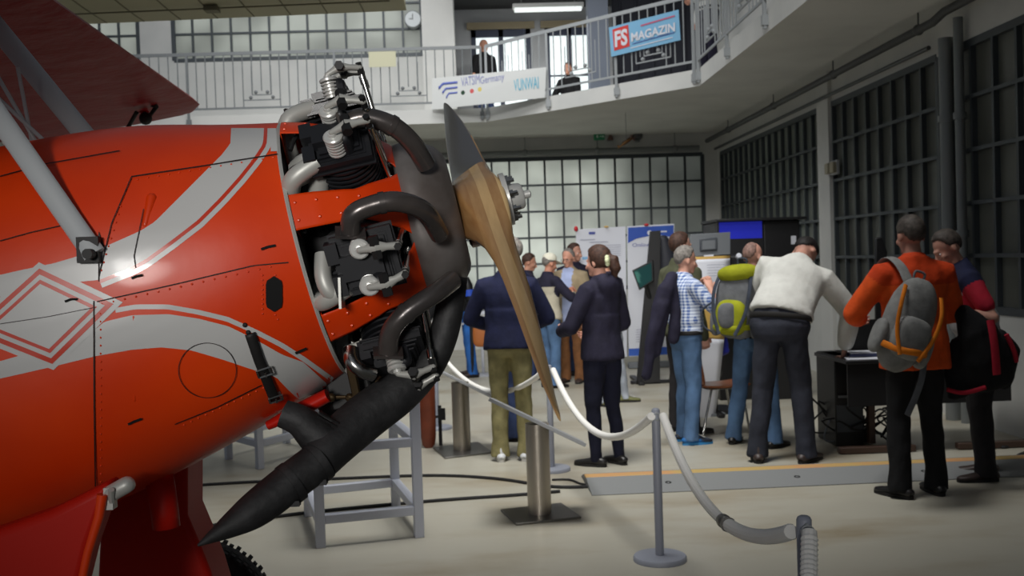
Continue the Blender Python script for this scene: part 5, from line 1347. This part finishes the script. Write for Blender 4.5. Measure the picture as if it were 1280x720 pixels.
# simulator cabinet with lit screen
yc = 10.9; t = thing('simulator_cabinet', 'black simulator cabinet with a glowing blue screen, behind the green backpack', 'simulator', (P(950, 300, yc).x, yc, 0))
def zat(y): return P(950, y, yc).z
xl, xm, xr = P(897, 300, yc).x, P(955, 300, yc).x, P(1000, 300, yc).x
b = MB(); b.bx(xl, xr, yc+.08, yc+.7, 0, zat(276)); b.bx(xm, xr, yc, yc+.08, 0, zat(276)); b.build('cabinet_body', m_bp, t, bevel=.01)
b = MB(); b.bx(xl-.02, xr+.06, yc-.08, yc+.72, zat(276), zat(272.5)); b.build('top_plate', m_bp, t, bevel=.006)
b = MB(); b.bx(xl, xm, yc, yc+.08, zat(320), zat(275)); s_ = b.build('screen_frame', m_bp, t, bevel=.008)
b = MB(); b.bx(xl+.02, xm-.02, yc-.006, yc, zat(297.5), zat(276.5)); b.build('lit_display', mat('blue_display', (34, 40, 150), .2, emit=.55), s_)
b = MB(); b.bx(xl+.02, xm-.02, yc-.006, yc, zat(318), zat(297.5)); b.build('dark_display', m_bp, s_)
b = MB(); b.bx(xl, xm, yc-.35, yc+.08, zat(340), zat(318)); b.build('console', m_bp, t, bevel=.02)
b = MB(); pp = P(923, 321, yc-.36); b.lathe(pp, (0, -1, .4), [(0, .03), (.03, .03), (.04, .02)], 14); b.build('yoke_knob', m_paper, t)
b = MB(); b.box(P(992, 300, yc-.005), (.055, .006, .09)); b.build('white_label', m_paper, t)
# brown chair
ch = G(900, 541); t = thing('visitor_chair', 'brown wooden chair with chrome legs between checked shirt and backpack', 'chair', ch)
def cl(x, y, z): return ch+Matrix.Rotation(rad(8), 3, 'Z') @ V((x, y, z))
m_cw = mat('brown_plywood', (132, 78, 46), .4, coat=.3)
b = MB(); rows = []
for i in range(9): v = i/8; rows.append([cl(-.20-.07*v*v-.02*v, lerp(-.2, .2, j/8), .46+.38*v) + V((-.03*math.cos((j/8-.5)*3), 0, 0)) for j in range(9)])
b.grid(rows); b.build('backrest', m_cw, t, solid=.012)
b = MB(); rows = [[cl(lerp(-.21, .22, i/8), lerp(-.2, .2, j/8), .445-.015*math.sin(math.pi*i/8)) for j in range(9)] for i in range(9)]; b.grid(rows); b.build('seat', m_cw, t, solid=.014)
for sy in (-.19, .19):
    for x0, x1 in ((-.12, -.24), (.12, .2)):
        b = MB(); b.tube([cl(x0, sy*.85, .43), cl(x0*1.2, sy, .40), cl(x1, sy*1.05, 0)], .011, 10); b.build('leg', m_chrome, t)
b = MB(); b.cyl(cl(-.16, -.17, .42), cl(.14, -.17, .42), .01, 8); b.cyl(cl(-.16, .17, .42), cl(.14, .17, .42), .01, 8); b.cyl(cl(.14, -.17, .42), cl(.14, .17, .42), .01, 8); b.cyl(cl(-.16, -.17, .42), cl(-.16, .17, .42), .01, 8); b.build('seat_frame', m_chrome, t)
# black stand with blue cloth
sp_ = G(912, 529); sp_ = V((sp_.x, sp_.y+.55, 0)); t = thing('equipment_stand', 'thin black equipment stand with crossed foot behind the brown chair', 'stand', sp_)
b = MB(); b.cyl(sp_+V((0, 0, .03)), sp_+V((0, 0, 1.0)), .022, 10); b.build('pole', m_bp, t)
b = MB(); b.box(sp_+V((0, 0, .02)), (.5, .06, .04)); b.box(sp_+V((0, 0, .02)), (.06, .5, .04)); b.build('cross_foot', m_bp, t, bevel=.005)
b = MB(); b.ell(sp_+V((0, -.03, .42)), (.07, .07, .06), None, 12, 8); b.build('clamp', m_bp, t)
b = MB(); b.capsule([sp_+V((0.01, -.06, .98)), sp_+V((.02, -.07, .8)), sp_+V((.04, -.07, .62))], [(.05, .035), (.09, .04), (.10, .04)], 14, side=V((1, 0, 0)))
mb = to_mb(remesh(b, .012, 2), wrinkle(.02, 14, 8)); tag(mb.build('cloth_bag', mat('blue_nylon', (26, 34, 132), .5), smooth=70), 'blue cloth bag hanging from the black equipment stand', 'bag')
# table with things on it
tx0, tx1 = P(1046, 447, 7.95).x, P(1046, 447, 7.95).x+1.35; ty0, ty1 = 7.75, 8.5; tz = .74
t = thing('demo_table', 'black table with brown T-shaped legs beside the bending man', 'table', ((tx0+tx1)/2, 8.1, 0))
b = MB(); b.bx(tx0, tx1, ty0, ty1, tz-.03, tz); b.build('table_top', m_bp, t, bevel=.006)
b = MB(); b.bx(tx0+.02, tx1-.05, ty0+.03, ty0+.045, .38, tz-.03); b.build('front_panel', m_bp, t)
m_tleg = mat('brown_steel', (74, 54, 44), .5)
for x in (P(1094, 500, 8.1).x-.04, tx1-.1):
    b = MB(); b.box((x, 8.1, .37), (.05, .07, .68)); b.box((x-.05, 7.86, .03), (.60, .07, .05)); b.build('leg', m_tleg, t, bevel=.006)
b = MB(); b.prism([V((x, y, tz+.001)) for x, y in ((tx0+.02, ty0+.03), (tx0+.36, ty0), (tx0+.34, ty0+.28), (tx0+.08, ty0+.3))], V((0, 0, .006))); tag(b.build('paper_sheet', m_paper), 'white paper sheets lying on the near corner of the black table', 'paper')
b = MB(); b.box((tx0+.25, ty0+.24, tz+.022), (.30, .20, .025), Matrix.Rotation(rad(-6), 3, 'Z')); b2 = tag(b.build('folder', [mat('folder_blue', (52, 58, 92), .5)], bevel=.004), 'blue folder lying on the papers on the black table', 'folder')
b = MB(); b.box((tx0+.25, ty0+.24, tz+.039), (.29, .19, .006), Matrix.Rotation(rad(-6), 3, 'Z')); b.build('cover_sheet', m_paper, b2)
lx = P(1082, 440, 8.1); t = thing('laptop', 'black laptop with tilted lid on the table by the orange jacket', 'laptop', (lx.x+.05, 8.15, tz))
b = MB(); b.prism([P(x, y, 8.2) for x, y in ((1076, 400), (1112, 398), (1112, 441), (1058, 443))], V((0, .02, 0))); b.build('lid', m_bp, t, bevel=.003)
b = MB(); b.bx(lx.x-.13, lx.x+.22, 8.18, 8.42, tz, tz+.02); b.build('keyboard_base', m_bp, t, bevel=.003)
t = thing('flat_screen', 'tall narrow black screen standing beside the orange jacket', 'screen', (P(1101, 400, 8.35).x, 8.35, tz))
b = MB(); b.prism([P(x, y, 8.35) for x, y in ((1094.5, 297), (1103, 296.5), (1109, 315), (1109, 428), (1094.5, 428))], V((.03, .10, 0))); b.build('screen_body', m_bp, t, bevel=.01)
p = P(1102, 427, 8.4); b = MB(); b.lathe((p.x, 8.42, tz), (0, 0, 1), [(0, .07), (.015, .07), (.02, .03), (.16, .03)], 20); b.build('screen_foot', m_bp, t)
px_ = P(1030, 500, 8.6); t = thing('computer_tower', 'black computer tower on the floor behind the legs of the bending man', 'computer', (px_.x+.1, 8.5, 0))
b = MB(); b.bx(px_.x-.06, px_.x+.17, 8.15, 8.6, 0, .74); b.build('tower_case', m_bp, t, bevel=.01)
b = MB(); b.bx(px_.x-.04, px_.x+.10, 8.12, 8.15, .40, .42); b.build('drive_flap', m_gp, t)
b = MB(); b.bx(px_.x-.05, px_.x+.16, 8.14, 8.151, .12, .34); b.build('front_grille', m_gpd, t)
rr = random.Random(9)
b = MB()
for k in range(16):
    c0 = V((P(1075, 540, 8.2).x+rr.uniform(-.22, .2), 8.3+rr.uniform(-.15, .15), rr.uniform(.02, .3)))
    b.tube(spline([c0]+[c0+V((rr.uniform(-.2, .2), rr.uniform(-.1, .1), rr.uniform(-c0.z+.015, .25))) for _ in range(4)], 5), .008, 6, mi=0 if k % 3 else 1)
b.bx(P(1075, 540, 8.2).x-.2, P(1075, 540, 8.2).x+.15, 8.3, 8.45, 0, .1, 0)
tag(b.build('cable_tangle', [m_cable, m_gp]), 'tangle of black and grey cables on the floor under the black table', 'cables', kind='stuff')
# far left: pedestal table, bag, hand-held device
q = G(607, 469); t = thing('pedestal_table', 'small white pedestal table behind the man in khaki trousers', 'table', q)
b = MB(); b.lathe(q, (0, 0, 1), [(0, .22), (.015, .22), (.03, .04)], 28); b.build('base', m_paper, t)
b = MB(); b.lathe(q-V((.03, 0, 0)), (0, 0, 1), [(.02, .022), (.72, .022)], 14); b.build('column', m_paper, t)
b = MB(); b.lathe(q-V((.03, 0, 0)), (0, 0, 1), [(.72, .3), (.745, .3)], 36); b.build('table_top', m_paper, t)
t = thing('laptop', 'pale-framed laptop standing open on the white pedestal table', 'laptop', q+V((0, 0, .745)))
b = MB(); b.prism([P(x, y, q.y-.05) for x, y in ((597, 364), (613, 363), (613, 392), (597, 393))], V((0, .02, .0))); b.build('lid', m_paper, t)
b = MB(); b.prism([P(x, y, q.y-.054) for x, y in ((600, 367), (611, 366), (611, 388), (600, 389))], V((0, .003, .0))); b.build('display', m_gp, t)
b = MB(); b.bx(q.x-.13, q.x+.1, q.y-.06, q.y+.15, .745, .76); b.build('keyboard_base', m_paper, t)
pb = P(604, 419, 13.2); b = MB(); sup(b, pb, (.27, .12, .30), None, 4); t = thing('shoulder_bag', 'orange-brown leather bag hanging beside the navy jumper', 'bag', pb); b.build('bag_body', mat('tan_leather', (168, 96, 42), .5), t)
b = MB(); b.tube(spline([pb+V((-.1, 0, .13)), pb+V((.0, .02, .5)), pb+V((.2, .05, .72)), pb+V((.12, 0, .13))], 6), (.014, .005), 8); b.build('strap', m_leather, t)
pm_ = P(585, 375, 14.0); t = thing('camera_pole', 'black hand-held pole with a blue band beside the engine pipe', 'pole', (pm_.x, pm_.y, 0))
b = MB(); b.tube([V((pm_.x+.03, 14.0, 0)), P(589, 395, 14.0), P(588, 368, 14.0)], [.02, .03, .045], 10); b.build('pole', m_bp, t)
b = MB(); b.capsule([P(587, 372, 14.0), P(585, 358, 14.0), P(583, 350, 14.0)], [.05, .07, .05], 12); b.build('head', m_bp, t)
b = MB(); b.tube([P(587, 370, 14.0), P(586, 362, 14.0)], .075, 14); b.build('blue_band', mat('band_blue', (40, 80, 190), .5), t)
# ---------------------------------------------------------------- banners on the gallery rail
def PPn(px, py, p0, n):
    v = ray(px, py); return CAM+v*((V(p0)-CAM).dot(n)/v.dot(n))
n1 = nd; p01 = E1+nd*.09
c = [PPn(x, y, p01, n1) for x, y in ((761, 34.5), (848, 12), (850.5, 50), (764, 71))]
t = thing('magazine_banner', 'light blue magazine banner with red square on the corner railing', 'banner', (c[2]+c[3])/2)
b = MB(); b.prism(c, -n1*.008); b.build('banner_cloth', mat('banner_blue', (122, 176, 210), .6), t)
def bq(u, v): return lerp(lerp(c[0], c[1], u), lerp(c[3], c[2], u), v)
rt = (c[1]-c[0]).normalized(); upb = V((0, 0, 1))
def patch(name, m, uv, off): b = MB(); b.prism([bq(u, v)+n1*off for u, v in uv], -n1*.002); return b.build(name, m, t)
patch('red_square', mat('banner_red', (206, 58, 52), .6), ((.055, .10), (.29, .07), (.29, .80), (.055, .83)), .006)
H_ = (c[0]-c[3]).length
b = MB(); text_mb(b, 'FS', bq(.075, .70)+n1*.01, rt, upb, H_*.50, bold=.035, width=(c[1]-c[0]).length*.19); b.build('square_lettering', m_paper, t)
b = MB(); text_mb(b, 'MAGAZIN', bq(.32, .66)+n1*.01, rt, upb, H_*.27, bold=.03, width=(c[1]-c[0]).length*.62); b.build('title_lettering', m_paper, t)
patch('title_underline', m_inkb, ((.33, .735), (.93, .70), (.93, .725), (.33, .76)), .007); patch('red_line', mat('banner_pink', (190, 92, 120), .6), ((.47, .19), (.95, .15), (.95, .20), (.47, .24)), .007); patch('pale_line', m_paper, ((.30, .86), (.90, .84), (.90, .87), (.30, .89)), .007)
A0 = P(540, 98, 16.06); A1 = P(540, 137, 16.06); B0 = PPn(683, 84, p01, n1); B1_ = PPn(681, 122, p01, n1)
c = [A0, B0, B1_, A1]; rt = (B0-A0); rt.z = 0; rt.normalize(); n1 = rt.cross(V((0, 0, 1)))
t = thing('club_banner', 'white banner with three blue waves on the gallery rail above the propeller', 'banner', (A1+B1_)/2)
b = MB(); b.prism(c, -n1*.008); b.build('banner_cloth', mat('banner_white', (214, 216, 214), .6), t)
W_ = (B0-A0).length; 
for k in range(3):
    b = MB(); x0 = .06+.035*k; y0 = .17+.17*k; tp_ = []; bt = []
    for i in range(13):
        u = i/12; xx = lerp(x0, .235, u); w_ = .055*(1-.35*k*.5); dip = .12*(1-smooth01(u*4))
        tp_.append(bq(xx, y0+dip-.0)+n1*.006); bt.append(bq(xx+.004*(1-u), y0+w_+dip*1.15+.02)+n1*.006)
    b.grid([tp_, bt]); b.build('blue_wave', mat('wave_blue_%s' % 'abc'[k], (96, 110, 186), .6), t, solid=.002)
b = MB(); text_mb(b, 'VATSIM', bq(.27, .36)+n1*.008, rt+V((0, 0, .045)), upb, .14, width=W_*.165); text_mb(b, 'Germany', bq(.44, .335)+n1*.008, rt+V((0, 0, .05)), upb, .11, width=W_*.21); b.build('lettering', mat('print_lilac', (142, 146, 190), .6), t)
for u, v, cc in ((.285, .56, (40, 70, 50)), (.365, .54, (206, 92, 92)), (.435, .51, (214, 196, 110))):
    b = MB(); b.lathe(bq(u, v), n1, [(.002, .035), (.006, .035)], 14); b.build('dot', mat('dot_%d' % cc[0], cc, .6), t)
b = MB(); text_mb(b, 'VUNWAI', bq(.735, .67)+n1*.008, rt, upb, .17, bold=.01, width=W_*.21); b.build('sponsor_lettering', mat('print_cyan', (110, 182, 206), .6), t)
# ---------------------------------------------------------------- hanging aircraft wing at the top
p0, p1, p2 = P(-260, 46, 8.0), P(508, 13, 8.0), P(512, 4, 8.05)
t = thing('hanging_wing', 'cream aircraft wing hanging from the hall roof at the upper left', 'aircraft wing', (p0+p1)/2)
m_cream = mat('cream_fabric', (170, 168, 140), .6, bump=(10, .1)); m_creamd = mat('cream_seam', (120, 118, 98), .7)
rows = []
for i in range(41):
    u = i/40; q = lerp(p0, p1, u); tip = smooth01((1-u)/.06); ch = 1.3*(.55+.45*tip)
    rows.append([q+V((0, -ch*x, (.16*ch*math.sqrt(max(0, x))*(1-x) if s > 0 else -.03*ch*4*x*(1-x)*.6)+.10*(1-x)*0+.05*x)) for x, s in [(0, 1), (.04, 1), (.15, 1), (.4, 1), (.7, 1), (1, 1), (.7, -1), (.4, -1), (.15, -1), (.04, -1)]])
b = MB(); b.grid(rows, 0, cu=True); b.add(rows[-1], [tuple(range(10))]); b.add(rows[0], [tuple(range(10))]); b.build('wing_skin', m_cream, t, smooth=50)
b = MB()
for k in range(16):
    u = .03+k*.06; q = lerp(p0, p1, u); b.tube([q+V((0, -1.3*x, -.03*1.3*4*x*(1-x)*.6-.001+.05*x)) for x in (.02, .2, .4, .6, .8, .98)], .006, 6)
b.tube([lerp(p0, p1, u)+V((0, -.42, -.028)) for u in (0, .5, .98)], .006, 6); b.build('rib_tape', m_creamd, t)
b = MB(); q = P(265, 12, 7.6); b.box(q+V((0, 0, -.0)), (.1, .1, .03)); b.build('control_horn', m_creamd, t)
for u in (.3, .85):
    b = MB(); q = lerp(p0, p1, u)+V((0, -.5, .05)); b.cyl(q, q+V((0, 0, 3.0)), .008, 6); b.build('suspension_cable', m_gpd, t)

# ---------------------------------------------------------------- repeats share a group phrase
GR = {'barrier_post': 'barrier posts', 'barrier_rope': 'ropes between the barrier posts', 'info_lectern': 'steel information lecterns', 'steel_trestle': 'grey steel trestles', 'gallery_railing': 'gallery railings',
      'heating_pipe': 'heating pipes under the gallery', 'drain_pipe': 'vertical pipes on the right wall', 'power_cable': 'cables on the floor', 'backpack': 'visitors\' backpacks', 'laptop': 'laptops on the tables'}
for o in list(COL.objects):
    if o.parent is None and 'category' in o:
        n = o.name.split('.')[0]
        if n == 'person': o['group'] = 'visitors on the gallery' if o.location.z > 3 else 'visitors on the hall floor'
        elif n in GR: o['group'] = GR[n]
# ---------------------------------------------------------------- light
w = bpy.data.worlds.new('hall_light'); SC.world = w; w.use_nodes = True
bg = w.node_tree.nodes['Background']; bg.inputs[0].default_value = (.80, .88, 1.0, 1); bg.inputs[1].default_value = .13
def area(name, loc, target, size, power, col=(1, .97, .92), spread=180, sy=None):
    l = bpy.data.lights.new(name, 'AREA'); l.energy = power; l.size = size; l.color = col; l.spread = rad(spread)
    if sy: l.shape = 'RECTANGLE'; l.size_y = sy
    o = bpy.data.objects.new(name, l); COL.objects.link(o); o.location = loc
    o.rotation_euler = (V(target)-V(loc)).to_track_quat('-Z', 'Y').to_euler(); return o
def spot(name, loc, target, cone, power, size=.3, col=(1, .97, .93), blend=1.0):
    l = bpy.data.lights.new(name, 'SPOT'); l.energy = power; l.spot_size = rad(cone); l.spot_blend = blend; l.shadow_soft_size = size; l.color = col
    o = bpy.data.objects.new(name, l); COL.objects.link(o); o.location = loc
    o.rotation_euler = (V(target)-V(loc)).to_track_quat('-Z', 'Y').to_euler(); return o
spot('added_hall_pool', (.2, 6.2, 7.9), (.45, 8.8, 0), 70, 2700, 1.3, (1, .99, .96))  # added overhead spot; its soft pool fades towards the sides of the hall
spot('added_front_fill', (-.8, 1.0, 7.6), (.1, 13.5, 2.6), 46, 3000, 1.2, (1, 1, .98))  # added high fill from the camera side, for the fascia and visitors' backs
area('added_rear_fill', (-2, 12.5, 7.8), (-1, 16.6, 3.5), 6, 190, (1, 1, 1), 150, 3)  # added overhead fill that brightens the upper back wall
area('daylight_back_window', (.3, 19.6, 2.4), (.3, 15, 2.4), 4.0, 150, (1, 1, .99), 180, 2.0)
area('daylight_upper_window', (-4.5, 19.6, 6.0), (-4.5, 15, 6.0), 8, 110, (1, 1, 1), 180, 1.4)
area('gallery_lamp', (pl.x, pl.y, pl.z-.06), (pl.x, pl.y+.6, 4), 1.1, 38, (1, 1, .98), 180, .12)
spot('added_nose_spot', (-1.4, -6.8, 3.2), (-.12, 2.6, 1.98), 13.2, 5200, 1.2)  # added spot behind the camera; narrow cone lights the nose, edges stay dark
cam = bpy.data.cameras.new('camera'); co = bpy.data.objects.new('camera', cam); COL.objects.link(co)
cam.sensor_width = 36; cam.lens = 36*FPX/1280; cam.clip_start = .05; cam.clip_end = 200
R = Matrix((CR, CU, -CD)).transposed().to_4x4(); co.matrix_world = Matrix.Translation(CAM) @ R
cam.dof.use_dof = True; cam.dof.focus_distance = 2.7; cam.dof.aperture_fstop = 7.0
SC.camera = co
SC.view_settings.view_transform = 'Standard'; SC.view_settings.look = 'None'; SC.view_settings.exposure = 0; SC.view_settings.gamma = 1; SC.view_settings.use_curve_mapping = False
SC.cycles.use_denoising = True
